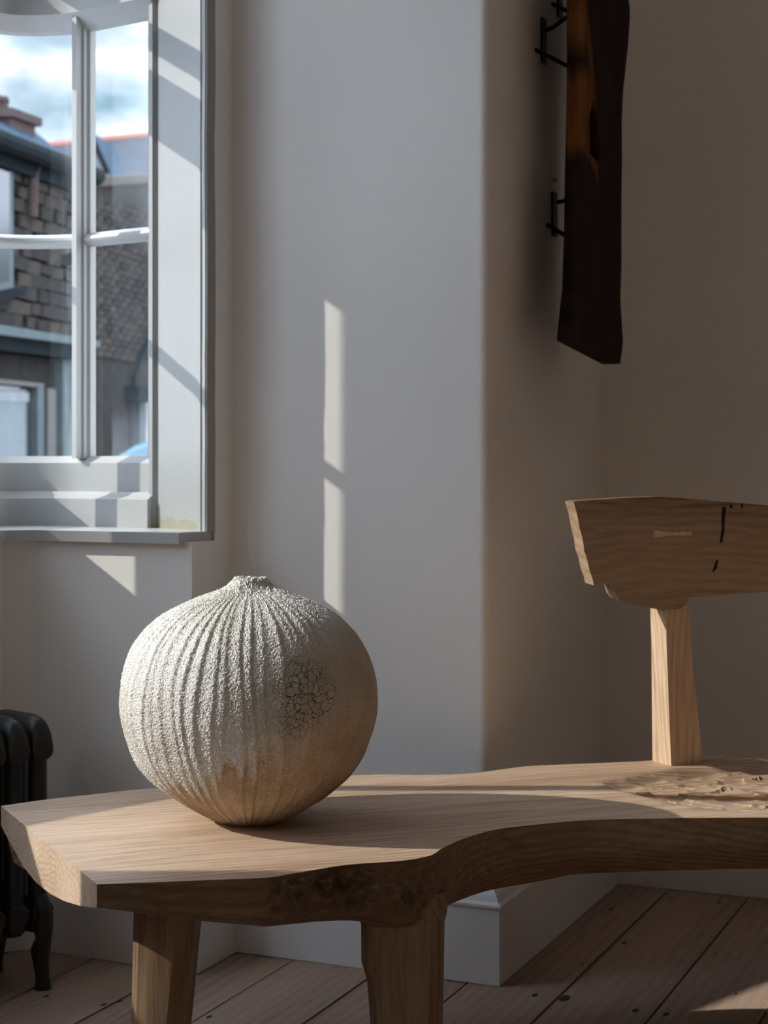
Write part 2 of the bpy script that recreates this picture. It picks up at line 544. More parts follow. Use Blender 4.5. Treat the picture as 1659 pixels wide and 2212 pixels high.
# moulded horizontal glazing bar (in the small panes only)
BAR = [(-.012, 1.556), (-.004, 1.552), (.010, 1.556), (.020, 1.563), (.022, 1.568), (.020, 1.574), (.010, 1.581), (-.004, 1.585), (-.012, 1.582)]
bm = sweep_bm(GW[:3], BAR)
part('glazing_bar', bm_mesh('glazing_bar', bm, True, 35), M_GLOSS, w1)
bm = sweep_bm(GW[2:15], BAR)
part('glazing_bar', bm_mesh('glazing_bar', bm, True, 35), M_GLOSS, w1)

def upright(p, tdir, w, d0, d1, z0, z1, name, mould=True):
    """vertical bar at plan point p; tdir along the window, room side to its left"""
    t = Vector(tdir).normalized(); nrm = Vector((-t.y, t.x)); p = Vector(p)
    if mould:
        prof = [(-w * .5, d0), (-w * .5, d0 + (d1 - d0) * .35), (-w * .34, d0 + (d1 - d0) * .45), (-w * .34, d0 + (d1 - d0) * .62),
                (-w * .2, d0 + (d1 - d0) * .7), (-w * .2, d1), (w * .2, d1), (w * .2, d0 + (d1 - d0) * .7), (w * .34, d0 + (d1 - d0) * .62),
                (w * .34, d0 + (d1 - d0) * .45), (w * .5, d0 + (d1 - d0) * .35), (w * .5, d0)]
    else:
        prof = [(-w / 2, d0), (-w / 2, d1), (w / 2, d1), (w / 2, d0)]
    bm = prism_bm([p + t * a + nrm * b for a, b in prof], z0, z1)
    return part(name, bm_mesh(name, bm), M_GLOSS, w1)

def tangent(i):
    a = Vector(GW[max(0, i - 1)]); b = Vector(GW[min(len(GW) - 1, i + 1)])
    return b - a
upright(GW[2], Vector(GW[3]) - Vector(GW[1]), .034, -.016, .040, 1.06, 2.93, 'glazing_bar')
# stile against the casing
tdr = Vector(GW[1]) - Vector(GW[0])
upright(Vector(GW[0]) + tdr.normalized() * .006, tdr, .052, -.02, .010, .985, 2.93, 'sash_stile', False)
def upright_s(s, w, d0, d1, z0, z1, name):
    p = aw(*gpoint(s)); q0 = aw(*gpoint(s + .02)); q1 = aw(*gpoint(s - .02))
    return upright(p, Vector(q1) - Vector(q0), w, d0, d1, z0, z1, name, False)
upright_s(3.775, .030, -.016, .022, 1.06, 2.93, 'glazing_bar')
# post between the small panes and the large one
pp = gpath(3.505, 3.400, 6)
bm = strip_bm(pp, -.03, .045, Z_SILL - .02, ZC)
part('window_post', bm_mesh('window_post', bm), M_GLOSS, w1)
bm = strip_bm(gpath(3.530, 3.39, 6), -.035, .05, 1.95, ZC)  # unseen widening of the post, added to block the sun higher up
part('post_sun_block', bm_mesh('post_sun_block', bm), M_GLOSS, w1)
upright_s(3.067, .036, -.014, .016, 1.06, 2.93, 'glazing_bar')
bm = strip_bm(gpath(2.411, 2.35, 4), -.06, .05, Z_SILL - .02, ZC)
part('window_post', bm_mesh('window_post_end', bm), M_GLOSS, w1)
# wall above the sill beyond the last post up to the side wall
# panes
def pane(path, z0, z1):
    bm = strip_bm(path, -.0015, .0015, z0, z1)
    return part('pane', bm_mesh('pane', bm, True, 30), M_GLASS, w1)
for z0, z1 in ((1.06, 1.56), (1.58, 2.06), (2.16, 2.93)):
    pane(GW[:3], z0, z1); pane(GW[2:10], z0, z1); pane(GW[9:13] + [aw(*gpoint(3.505))], z0, z1)
pane(gpath(3.400, 3.074, 4), 1.06, 2.93)
pane(gpath(3.06, 2.411, 8), 1.06, 2.93)
# casing board beside the sash with beads on both edges
P0 = Vector((-1.956, 3.232)); P1 = Vector((XC, 3.113))
ct = (P0 - P1).normalized(); cn = Vector((-ct.y, ct.x))
cw = (P0 - P1).length
prof = [(0, 0), (0, .016), (.004, .020), (.014, .020), (.017, .014), (.021, .014), (.024, .019), (.034, .019), (.037, .012), (.042, .010),
        (cw - .026, .010), (cw - .022, .004), (cw - .018, .004), (cw - .014, .018), (cw - .002, .020), (cw, .012), (cw, -.03), (.03, -.03), (0, -.003)]
zs = list(np.arange(Z_SILL - .002, ZC, .03)) + [ZC]
bm = bmesh.new(); rings = []
for z in zs:
    wob = .0022 * noise.noise((0, 1.7, z * 5.0)) + .0016 * noise.noise((3, 0.2, z * 17.0))
    ring = []
    for i, (a, b) in enumerate(prof):
        aa = a + (wob if a < .02 else 0)
        q = P1 + ct * aa + cn * b
        ring.append(bm.verts.new((q.x, q.y, z)))
    rings.append(ring)
m_ = len(prof)
for a, b in zip(rings, rings[1:]):
    for i in range(m_):
        bm.faces.new((a[i], a[(i + 1) % m_], b[(i + 1) % m_], b[i]))
bm.faces.new(rings[0]); bm.faces.new(rings[-1][::-1])

# gloss paint with a flaked ochre patch at its foot
mc, n, b = new_mat('casing_paint')
v = coords(n)
z = N(n, 'ShaderNodeTexNoise', i_Scale=40.0, i_Detail=4.0); n.links.new(v.outputs[0], z.inputs['Vector'])
sx = N(n, 'ShaderNodeSeparateXYZ'); n.links.new(v.outputs[0], sx.inputs[0])
mr = N(n, 'ShaderNodeMapRange'); mr.inputs['From Min'].default_value = .955; mr.inputs['From Max'].default_value = .915
n.links.new(sx.outputs['Z'], mr.inputs['Value'])
mrx = N(n, 'ShaderNodeMapRange'); mrx.inputs['From Min'].default_value = -1.76; mrx.inputs['From Max'].default_value = -1.80
n.links.new(sx.outputs['X'], mrx.inputs['Value'])
ml = N(n, 'ShaderNodeMath', operation='MULTIPLY'); n.links.new(mr.outputs[0], ml.inputs[0]); n.links.new(mrx.outputs[0], ml.inputs[1])
ad = N(n, 'ShaderNodeMath', operation='MULTIPLY_ADD'); ad.inputs[1].default_value = 1.3; n.links.new(z.outputs['Fac'], ad.inputs[0])
n.links.new(ml.outputs[0], ad.inputs[2])
rr = ramp(n, [(.0, (.82, .83, .83)), (1.02, (.82, .83, .83))])
rr.color_ramp.elements[1].position = .98
sub = N(n, 'ShaderNodeMath', operation='GREATER_THAN'); sub.inputs[1].default_value = 1.38; n.links.new(ad.outputs[0], sub.inputs[0])
mx = N(n, 'ShaderNodeMix', data_type='RGBA'); n.links.new(sub.outputs[0], mx.inputs[0])
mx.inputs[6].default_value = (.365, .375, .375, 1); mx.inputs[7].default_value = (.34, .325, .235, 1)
n.links.new(mx.outputs[2], b.inputs['Base Color']); b.inputs['Roughness'].default_value = .4
z2 = N(n, 'ShaderNodeTexNoise', i_Scale=45.0, i_Detail=3.0); n.links.new(v.outputs[0], z2.inputs['Vector'])
add_bump(n, b, z2.outputs['Fac'], .12, .0015)
part('casing', bm_mesh('casing', bm), mc, w1)

# ================================================================== THE VASE
VC = W(-.2255, 2.805, .4505)
def make_vase():
    prof = [(0.0, .0), (.030, .0), (.058, .0), (.0625, .003), (.078, .011), (.100, .024), (.125, .040), (.150, .060), (.172, .080), (.188, .102), (.2, .128),
            (.209, .158), (.2135, .185), (.214, .212), (.2115, .238), (.2045, .264), (.193, .290), (.176, .314), (.154, .335), (.128, .352), (.100, .3655),
            (.074, .376), (.052, .3845), (.038, .392), (.031, .3995), (.0265, .4055), (.0225, .407), (.0185, .4035), (.0165, .394), (.018, .375), (.02, .355), (0, .35)]
    P = np.array(prof)
    d = np.r_[0, np.cumsum(np.hypot(*np.diff(P, axis=0).T))]
    nV, nU = 600, 1000
    # uneven sampling: finer on the visible skin
    t = np.linspace(0, d[-1], nV)
    # smooth interpolation
    def cat(x, y, t):
        m = np.gradient(y, x)
        i = np.clip(np.searchsorted(x, t) - 1, 0, len(x) - 2)
        h = x[i + 1] - x[i]; q = (t - x[i]) / h
        return ((2*q**3-3*q**2+1)*y[i] + (q**3-2*q**2+q)*h*m[i] + (-2*q**3+3*q**2)*y[i+1] + (q**3-q**2)*h*m[i+1])
    r = np.clip(cat(d, P[:, 0], t), 0, None); z = np.clip(cat(d, P[:, 1], t), 0, None)
    r[0] = 0; r[-1] = 0; z[0] = 0
    tr = np.gradient(r, t); tz = np.gradient(z, t)
    ln = np.hypot(tr, tz); nr, nz_ = tz / ln, -tr / ln
    ps = np.linspace(-PI, PI, nU, endpoint=False)        # 0 faces the room side, + to the right
    PSI, TT = np.meshgrid(ps, t)
    R = np.repeat(r[:, None], nU, 1); Z = np.repeat(z[:, None], nU, 1)
    NR = np.repeat(nr[:, None], nU, 1); NZ = np.repeat(nz_[:, None], nU, 1)
    outer_skin = (TT < d[26]) & (TT > d[3])
    # ribs: irregular ridges from foot to neck
    nrib = 58
    rg = np.random.default_rng(3)
    cen = (np.arange(nrib) + rg.uniform(-.26, .26, nrib)) * 2 * PI / nrib - PI
    amp = rg.uniform(.45, 1.25, nrib)
    lean = rg.uniform(-.030, .030, nrib)
    side = rg.uniform(-.12, .12, nrib)
    Hn = Z / .407
    ribs = np.zeros_like(R); sp = 2 * PI / nrib
    for i in range(nrib):
        c = cen[i] + lean[i] * (Hn - .5) + .02 * np.sin(Hn * 9 + i)
        dd = (PSI - c + PI) % (2 * PI) - PI
        q = dd / sp
        # crest with one steep flank
        h = np.where(q < 0, np.exp(-(q / .46) ** 2), np.exp(-(q / .17) ** 2))
        ribs = np.maximum(ribs, h * amp[i])
    # noises
    X = R * np.sin(PSI); Y = -R * np.cos(PSI)
    pts = np.stack([X, Y, Z], -1).reshape(-1, 3)
    nf = np.array([noise.noise(Vector(p * 620)) for p in pts]).reshape(R.shape)
    nm = np.array([noise.noise(Vector(p * 170 + 5)) for p in pts]).reshape(R.shape)
    nb = np.array([noise.noise(Vector(p * 26 + 9)) for p in pts]).reshape(R.shape)
    nl = np.array([noise.noise(Vector(p * 9 + 2)) for p in pts]).reshape(R.shape)
    # white slip: boundary height round the pot
    zb = np.interp(PSI, np.radians([-180, -95, -55, -30, -12, 5, 22, 40, 60, 90, 180]), [.13, .035, .052, .072, .105, .128, .15, .17, .18, .18, .13])
    soft = np.interp(PSI, np.radians([-180, -100, -5, 25, 120, 180]), [.03, .014, .016, .10, .10, .03])
    e = (Z - zb + .020 * nl + .014 * nb + .030 * (ribs - .55) + .010 * nm)
    slip = np.clip(e / soft + .5, 0, 1); slip = slip * slip * (3 - 2 * slip)
    fade = np.interp(PSI, np.radians([-180, -100, 12, 48, 80, 120, 180]), [.7, 1, 1, .55, .42, .42, .7])
    fade = np.maximum(fade, np.interp(Z, [.27, .36], [0, 1]))
    slip = slip * fade
    # cracked field on the shaded shoulder
    ck = np.exp(-((PSI - math.radians(26)) / .42) ** 2 - ((Z - .21) / .07) ** 2) * (.55 + .9 * nl + .5 * nb)
    ramp_rib = np.interp(Z, [0, .01, .05, .10, .14, .30, .38, .392], [.3, 1, 1.0, .60, .75, 1, .8, .0])
    body_fade = 1 - np.clip(np.interp(PSI, np.radians([-180, 15, 32, 90, 150, 180]), [0, 0, .9, .85, 0, 0]) * np.interp(Z, [.08, .15, .29, .34], [0, 1, 1, 0]), 0, 1)
    scale_r = np.clip(R / .16, .25, 1)
    disp = ribs * .0031 * ramp_rib * body_fade * scale_r
    disp += slip * (nf * .0024 + nm * .0005) * np.clip(R / .03, 0, 1) + (1 - slip) * nm * .0003
    disp += nb * .0011 + nl * .0022 * np.clip(R / .12, 0, 1)
    disp += slip * .0012
    neck = np.interp(Z, [.37, .385, .4], [0, 1, 1]) * np.where(TT < d[27], 1, .6)
    disp += neck * (nm * .0022 + nb * .002)
    disp = np.where(TT <= d[3], 0, disp)
    disp = np.where(TT > d[28], 0, disp)
    R2 = np.clip(R + NR * disp, 0, None); Z2 = np.maximum(Z + NZ * disp, 0)
    # slightly out of round
    R2 = R2 * (1 + .006 * np.sin(2 * PSI + .4) * np.clip(R / .1, 0, 1))
    # turn so that psi = 0 looks at the room
    VX = R2 * (np.sin(PSI) * RT[0] - np.cos(PSI) * FW[0]); VY = R2 * (np.sin(PSI) * RT[1] - np.cos(PSI) * FW[1])
    verts = np.stack([VX, VY, Z2], -1).reshape(-1, 3)
    ii = np.arange(nV - 1)[:, None] * nU; jj = np.arange(nU)[None, :]; j2 = (jj + 1) % nU
    faces = np.stack([ii + jj, ii + j2, ii + nU + j2, ii + nU + jj], -1).reshape(-1, 4)
    me = bpy.data.meshes.new('moon_vase')
    me.vertices.add(len(verts)); me.vertices.foreach_set('co', verts.ravel())
    me.loops.add(faces.size); me.loops.foreach_set('vertex_index', faces.ravel().astype(np.int32))
    me.polygons.add(len(faces)); me.polygons.foreach_set('loop_start', np.arange(0, faces.size, 4, dtype=np.int32))
    me.polygons.foreach_set('use_smooth', np.ones(len(faces), dtype=bool))
    me.update(); me.validate()
    for nm_, val in (('slip', slip), ('crack', ck)):
        a = me.attributes.new(nm_, 'FLOAT', 'POINT'); a.data.foreach_set('value', val.ravel().astype(np.float32))
    return me
mv, n, b = new_mat('vase_stoneware')
v = coords(n)
sl = N(n, 'ShaderNodeAttribute', attribute_name='slip'); ck = N(n, 'ShaderNodeAttribute', attribute_name='crack')
g1 = N(n, 'ShaderNodeTexNoise', i_Scale=420.0, i_Detail=2.0); g2 = N(n, 'ShaderNodeTexNoise', i_Scale=18.0, i_Detail=5.0); g3 = N(n, 'ShaderNodeTexNoise', i_Scale=7.0, i_Detail=3.0)
for g in (g1, g2, g3): n.links.new(v.outputs[0], g.inputs['Vector'])
clay = ramp(n, [(.28, (.42, .31, .20)), (.48, (.56, .43, .30)), (.66, (.64, .51, .38))])
n.links.new(g2.outputs['Fac'], clay.inputs['Fac'])
speck = ramp(n, [(.36, (.55, .5, .45)), (.46, (1, 1, 1))]); n.links.new(g1.outputs['Fac'], speck.inputs['Fac'])
cm = N(n, 'ShaderNodeMix', data_type='RGBA', blend_type='MULTIPLY'); cm.inputs[0].default_value = .8
n.links.new(clay.outputs['Color'], cm.inputs[6]); n.links.new(speck.outputs['Color'], cm.inputs[7])
wh = ramp(n, [(.30, (.66, .64, .53)), (.5, (.84, .82, .77)), (.68, (.88, .87, .85))]); n.links.new(g3.outputs['Fac'], wh.inputs['Fac'])
mx = N(n, 'ShaderNodeMix', data_type='RGBA'); n.links.new(sl.outputs['Fac'], mx.inputs[0])
n.links.new(cm.outputs[2], mx.inputs[6]); n.links.new(wh.outputs['Color'], mx.inputs[7])
dz = N(n, 'ShaderNodeTexNoise', i_Scale=60.0, i_Detail=2.0); n.links.new(v.outputs[0], dz.inputs['Vector'])
dv = N(n, 'ShaderNodeVectorMath', operation='MULTIPLY_ADD'); dv.inputs[1].default_value = (.016, .016, .016)
n.links.new(dz.outputs['Color'], dv.inputs[0]); n.links.new(v.outputs[0], dv.inputs[2])
vo = N(n, 'ShaderNodeTexVoronoi', feature='DISTANCE_TO_EDGE', i_Scale=95.0); n.links.new(dv.outputs[0], vo.inputs['Vector'])
cl = ramp(n, [(.0, (1, 1, 1)), (.045, (0, 0, 0))]); n.links.new(vo.outputs['Distance'], cl.inputs['Fac'])
thr = ramp(n, [(.25, (0, 0, 0)), (.6, (1, 1, 1))]); n.links.new(ck.outputs['Fac'], thr.inputs['Fac'])
cmul = N(n, 'ShaderNodeMath', operation='MULTIPLY'); n.links.new(cl.outputs['Color'], cmul.inputs[0]); n.links.new(thr.outputs['Color'], cmul.inputs[1])
mx2 = N(n, 'ShaderNodeMix', data_type='RGBA'); n.links.new(cmul.outputs[0], mx2.inputs[0]); n.links.new(mx.outputs[2], mx2.inputs[6]); mx2.inputs[7].default_value = (.10, .08, .06, 1)
n.links.new(mx2.outputs[2], b.inputs['Base Color'])
b.inputs['Roughness'].default_value = .92; b.inputs['Specular IOR Level'].default_value = .12
hh = N(n, 'ShaderNodeMath', operation='MULTIPLY_ADD'); hh.inputs[1].default_value = -2.0
n.links.new(cmul.outputs[0], hh.inputs[0]); n.links.new(g1.outputs['Fac'], hh.inputs[2])
add_bump(n, b, hh.outputs[0], 1.0, .003)
vase = link('moon_vase', make_vase(), mv)
vase.location = VC
tag(vase, 'large round ribbed stoneware vase with crusty white slip standing on wooden bench', 'vase')

# ================================================================== THE BENCH
ZT = .45
def catmull(pts, step):
    P = [Vector(p[:2]) for p in pts]
    out = []
    for i in range(len(P) - 1):
        p0 = P[max(i - 1, 0)]; p1 = P[i]; p2 = P[i + 1]; p3 = P[min(i + 2, len(P) - 1)]
        k = max(2, int((p2 - p1).length / step))
        for j in range(k):
            t = j / k
            out.append(.5 * ((2 * p1) + (-p0 + p2) * t + (2 * p0 - 5 * p1 + 4 * p2 - p3) * t * t + (-p0 + 3 * p1 - 3 * p2 + p3) * t ** 3))
    return out
near_px = [(209, 1910), (300, 1907), (400, 1903), (500, 1899), (582, 1895), (650, 1884), (750, 1868), (860, 1860), (926, 1849), (958, 1831), (998, 1813), (1066, 1793),
           (1131, 1784), (1240, 1773.6), (1312, 1770), (1421, 1768), (1540, 1766.5), (1659, 1766)]
far_px = [(2, 1741), (100, 1727), (200, 1716), (300, 1705), (420, 1698), (560, 1687), (680, 1679), (750, 1675), (830, 1673), (900, 1674), (990, 1672), (1040, 1668), (1090, 1661), (1130, 1656),
          (1200, 1652), (1300, 1648), (1400, 1643), (1515, 1633), (1600, 1627), (1659, 1624)]
near_w = [PZ(x, y, ZT) for x, y in near_px] + [Vector((-.30, 2.945, 0)), Vector((-.02, 3.06, 0)), Vector((.28, 3.12, 0)), Vector((.42, 3.13, 0))]
far_w = [PZ(x, y, ZT) for x, y in far_px] + [Vector((-.42, 3.64, 0)), Vector((-.10, 3.76, 0)), Vector((.20, 3.80, 0)), Vector((.46, 3.74, 0))]
mid_w = PZ(42, 1774, ZT)
near_l = catmull(near_w, .007) + [near_w[-1].to_2d()]
far_l = catmull(far_w, .014) + [far_w[-1].to_2d()]
def seg(p, q, step=.014):
    p = p.to_2d(); q = q.to_2d(); k = max(2, int((q - p).length / step))
    return [p + (q - p) * i / k for i in range(k)]
end_l = seg(far_w[0], mid_w) + seg(mid_w, near_w[0])
end_r = seg(near_w[-1], far_w[-1])
loop = end_l + near_l[:-1] + end_r + far_l[::-1][:-1]      # runs with the slab on its left
n_end, n_near, n_endr = len(end_l), len(near_l) - 1, len(end_r)
L = len(loop)

def depth_s(p): return p.x * FW[0] + p.y * FW[1]
def lat(p): return p.x * RT[0] + p.y * RT[1]
def px_of(p): return 829.5 + FPX * lat(p) / depth_s(p)

# thickness round the edge
t1 = np.zeros(L); t2 = np.zeros(L); inset = np.zeros(L); bark = np.zeros(L)
for i, p in enumerate(loop):
    if i < n_end:
        f = i / n_end
        t1[i] = np.interp(f, [0, .12, .26, .40, .55, .70, .85, 1], [.034, .052, .070, .077, .075, .066, .052, .034]); t2[i] = t1[i] + .012; inset[i] = .10
    elif i < n_end + n_near:
        x = px_of(p)
        t1[i] = np.interp(x, [209, 295, 380, 464, 580, 700, 777, 930, 945, 965, 1000, 1066, 1290, 1560, 1659], [.033, .042, .050, .055, .058, .062, .068, .09, .085, .075, .070, .066, .056, .040, .040])
        t2[i] = np.interp(x, [209, 295, 380, 464, 580, 700, 777, 930, 976, 1066, 1160, 1240, 1659], [.046, .056, .065, .073, .080, .086, .092, .118, .105, .104, .102, .096, .094])
        inset[i] = np.interp(x, [209, 380, 580, 777, 930, 1000, 1659], [.07, .05, .035, .025, .012, .018, .03])
        bark[i] = np.interp(x, [575, 600, 920, 940], [0, 1, 1, 0])
    else:
        t1[i] = .045; t2[i] = .095; inset[i] = .03
    
nrm = []
for i in range(L):
    d = (loop[(i + 1) % L] - loop[i - 1]).normalized()
    nrm.append(Vector((-d.y, d.x)))
# which side is inwards
area = sum(loop[i].x * loop[(i + 1) % L].y - loop[(i + 1) % L].x * loop[i].y for i in range(L))
if area < 0: nrm = [-q for q in nrm]

verts = []; faces = []; barkv = []; heartv = []
NS1, NS2 = 18, 4
def smoothn(p, f, s=0): return noise.noise(Vector(p) * f + Vector((s, s, s)))
ringidx = []
for k in range(NS1 + NS2 + 1):
    row = []
    for i, p in enumerate(loop):
        if k <= NS1:
            f = k / NS1
            zz = ZT - t1[i] * f; off = .0
            if k == 0: zz = ZT
        else:
            f = (k - NS1) / NS2
            zz = ZT - t1[i] - (t2[i] - t1[i]) * f; off = inset[i] * f ** 1.3
        bk = 0.0
        P3 = Vector((p.x, p.y, zz))
        fz = (ZT - zz) / max(.02, t2[i])
        if bark[i] > 0:
            n1 = .5 + .5 * smoothn(P3, 22, 3); n2 = smoothn(P3, 70, 1); n3 = smoothn(P3, 160, 2)
            env = bark[i] * min(1, max(0, (fz - .0) / .12)) * (1 if fz < .72 else max(0, 1 - (fz - .72) / .15))
            off += env * (.003 + .014 * n1 + .006 * n2 + .0025 * n3)
            bk = env * min(1, max(0, .35 + 1.2 * (n1 - .35)))
            pocket = math.exp(-((px_of(p) - 735) / 48) ** 2) * math.exp(-((fz - .28) / .24) ** 2)
            off += pocket * .022; bk = min(1, bk + pocket * .5)
        elif n_end <= i < n_end + n_near:
            off += .0012 * smoothn(P3, 30)
        q = p + nrm[i] * off
        row.append(len(verts)); verts.append((q.x, q.y, zz)); barkv.append(bk); heartv.append(.0)
    ringidx.append(row)
for a, b2 in zip(ringidx, ringidx[1:]):
    for i in range(L):
        j = (i + 1) % L
        faces.append((a[i], a[j], b2[j], b2[i]))
# underside: close to a deeper keel line
keel = []
for i, p in enumerate(loop):
    q = p + nrm[i] * (inset[i] + .09)
    keel.append(len(verts)); verts.append((q.x, q.y, ZT - t2[i] - .012)); barkv.append(0); heartv.append(0)
for i in range(L):
    j = (i + 1) % L
    faces.append((ringidx[-1][i], ringidx[-1][j], keel[j], keel[i]))
cx = [verts[q] for q in keel]
tess = geometry.tessellate_polygon([[Vector(c) for c in cx]])
for t in tess: faces.append(tuple(keel[q] for q in t))

# top: triangulated surface with the carved hollow
hol_up = [(1300, 1690), (1320, 1686), (1345, 1683), (1358, 1678), (1421, 1666), (1475, 1659), (1540, 1653), (1601, 1643), (1659, 1637)]
hol_lo = [(1659, 1755), (1601, 1753), (1529, 1747), (1457, 1735.5), (1384, 1719), (1334, 1706), (1312, 1697)]
hol = [PZ(x, y, ZT).to_2d() for x, y in hol_up] + [Vector((-.40, 3.47)), Vector((-.12, 3.56)), Vector((.12, 3.55)), Vector((.25, 3.44)), Vector((.16, 3.28)), Vector((-.06, 3.16)), Vector((-.34, 3.02))] + [PZ(x, y, ZT).to_2d() for x, y in hol_lo]
H = np.array([(p.x, p.y) for p in hol])
def inside(pts, poly):
    x, y = pts[:, 0], pts[:, 1]; r = np.zeros(len(pts), bool); j = len(poly) - 1
    for i in range(len(poly)):
        xi, yi = poly[i]; xj, yj = poly[j]
        c = ((yi > y) != (yj > y)) & (x < (xj - xi) * (y - yi) / (yj - yi + 1e-12) + xi)
        r ^= c; j = i
    return r
def edge_dist(pts, poly):
    d = np.full(len(pts), 9.0)
    for i in range(len(poly)):
        a = poly[i]; b_ = poly[(i + 1) % len(poly)]; ab = b_ - a
        t = np.clip(((pts - a) @ ab) / (ab @ ab), 0, 1)
        d = np.minimum(d, np.hypot(*(pts - a - t[:, None] * ab).T))
    return d
LP = np.array([(p.x, p.y) for p in loop])
x0, y0 = LP.min(0); x1, y1 = LP.max(0)
gx, gy = np.meshgrid(np.arange(x0, x1, .02), np.arange(y0, y1, .02))
gp = np.stack([gx.ravel(), gy.ravel()], -1)
gp = gp[inside(gp, LP)]; gp = gp[edge_dist(gp, LP) > .012]
gh = gp[~inside(gp, H)]; gh = gh[edge_dist(gh, H) > .012]
hx0, hy0 = H.min(0); hx1, hy1 = H.max(0)
fx, fy = np.meshgrid(np.arange(hx0, hx1, .0048), np.arange(hy0, hy1, .0048))
fp = np.stack([fx.ravel(), fy.ravel()], -1) + rng.uniform(-.0008, .0008, (fx.size, 2))
fp = fp[inside(fp, H)]; fp = fp[edge_dist(fp, H) > .003]
hd_ = []
for i in range(len(H)):
    a = H[i]; b_ = H[(i + 1) % len(H)]; k = max(1, int(np.hypot(*(b_ - a)) / .006))
    for j in range(k): hd_.append(a + (b_ - a) * j / k)
allp = np.vstack([LP, np.array(hd_), gh, fp])
edges = [(i, (i + 1) % L) for i in range(L)] + [(L + i, L + (i + 1) % len(hd_)) for i in range(len(hd_))]
res = geometry.delaunay_2d_cdt([Vector(p) for p in allp], edges, [list(range(L))], 1, 1e-7)
tv = np.array([(p.x, p.y) for p in res[0]])
ins = inside(tv, H); dist = edge_dist(tv, H) * ins
# gouge marks: long scoops laid along the bench
ga = math.radians(30)
ux = np.array([math.cos(ga), math.sin(ga)]); uy = np.array([-math.sin(ga), math.cos(ga)])
sites = []
for i in range(60):
    for j in range(60):
        c = np.array([-.75, 3.2]) + ux * ((i - 20 + .5 * (j % 2) + rng.uniform(-.35, .35)) * .052) + uy * ((j - 30 + rng.uniform(-.35, .35)) * .026)
        sites.append(c)
sites = np.array(sites); sr = rng.uniform(0, 1, len(sites)); tilt = rng.uniform(-1, 1, len(sites))
zt = np.full(len(tv), ZT); heart_t = np.zeros(len(tv))
iv = np.where(ins & (dist > 1e-5))[0]
for q in iv:
    dx = (tv[q] - sites) @ ux / .052; dy = (tv[q] - sites) @ uy / .026
    dd = dx * dx + dy * dy
    m = int(np.argmin(dd))
    g = min(1.0, dist[q] / .026)
    scoop = (.0085 * (1 - min(1.2, dd[m]) / 1.2) + .0045 * sr[m] + .004 * tilt[m] * dx[m]) * g
    zt[q] = ZT - (.011 * (1 - math.exp(-dist[q] / .085)) + .0012 * g) - scoop
    # darker streak of heartwood along the hollow
hp = np.array([lat(Vector(p)) for p in tv]); hs = np.array([depth_s(Vector(p)) for p in tv])
nzv = np.array([noise.noise(Vector((p[0] * 14, p[1] * 14, 0))) for p in tv])
heart_t = ins * np.exp(-((hs - 3.085 + .015 * nzv - .06 * (hp - .45)) / (.035 + .02 * nzv)) ** 2) * .9
base = len(verts)
for q in range(len(tv)):
    verts.append((tv[q, 0], tv[q, 1], zt[q])); barkv.append(0); heartv.append(float(heart_t[q]))
for t in res[2]:
    faces.append(tuple(base + q for q in t))

bench = empty('live_edge_bench', (-.95, 2.75, 0))
tag(bench, 'pale oak live-edge bench with a carved seat hollow and plank backrest', 'bench')
me = bpy.data.meshes.new('seat')
me.from_pydata(verts, [], faces); me.validate()
bm = bmesh.new(); bm.from_mesh(me); bmesh.ops.recalc_face_normals(bm, faces=bm.faces); bm.to_mesh(me); bm.free()
for p in me.polygons: p.use_smooth = True
me.set_sharp_from_angle(angle=math.radians(38))
for nm_, val in (('bark', barkv), ('heart', heartv)):
    a = me.attributes.new(nm_, 'FLOAT', 'POINT'); a.data.foreach_set('value', np.array(val, dtype=np.float32))
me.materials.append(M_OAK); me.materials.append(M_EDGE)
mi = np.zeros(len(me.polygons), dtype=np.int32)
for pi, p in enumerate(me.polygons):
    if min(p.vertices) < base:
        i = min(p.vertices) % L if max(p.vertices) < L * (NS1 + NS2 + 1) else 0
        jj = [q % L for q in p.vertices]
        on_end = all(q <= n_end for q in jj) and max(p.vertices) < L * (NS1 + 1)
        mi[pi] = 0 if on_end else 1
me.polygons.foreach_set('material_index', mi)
part('seat', me, M_OAK, bench)

def loft(sections, name, mat, parent, bev=.004, smooth=20):
    """skin a list of equal rings (lists of points)"""
    bm = bmesh.new()
    rs = [[bm.verts.new(p) for p in ring] for ring in sections]
    m = len(rs[0])
    for a, b_ in zip(rs, rs[1:]):
        for i in range(m): bm.faces.new((a[i], a[(i + 1) % m], b_[(i + 1) % m], b_[i]))
    bm.faces.new(rs[0][::-1]); bm.faces.new(rs[-1])
    if bev: bevel(bm, bev, 2, 35)
    return part(name, bm_mesh(name, bm, True, smooth), mat, parent)

def leg_ring(corners, z):
    return [(*aw(a, s), z) for a, s in corners]
# front left leg: faceted, tapering and splayed
def leg_left(z, f):
    l = -.3800 - .0080 * f; r = -.2800 - .034 * f; s = 2.50
    return leg_ring([(l, s + .03), (l + .012, s + .006), (l + .030, s - .002 - .004 * f), (r - .03, s - .006), (r, s + .012), (r, s + .085), (l + .03, s + .10), (l, s + .07)], z)
loft([leg_left(.40, 0), leg_left(.36, .04), leg_left(.25, .35), leg_left(.15, .65), leg_left(0, 1.0)], 'leg', M_OAK_LEG, bench, .004, 25)
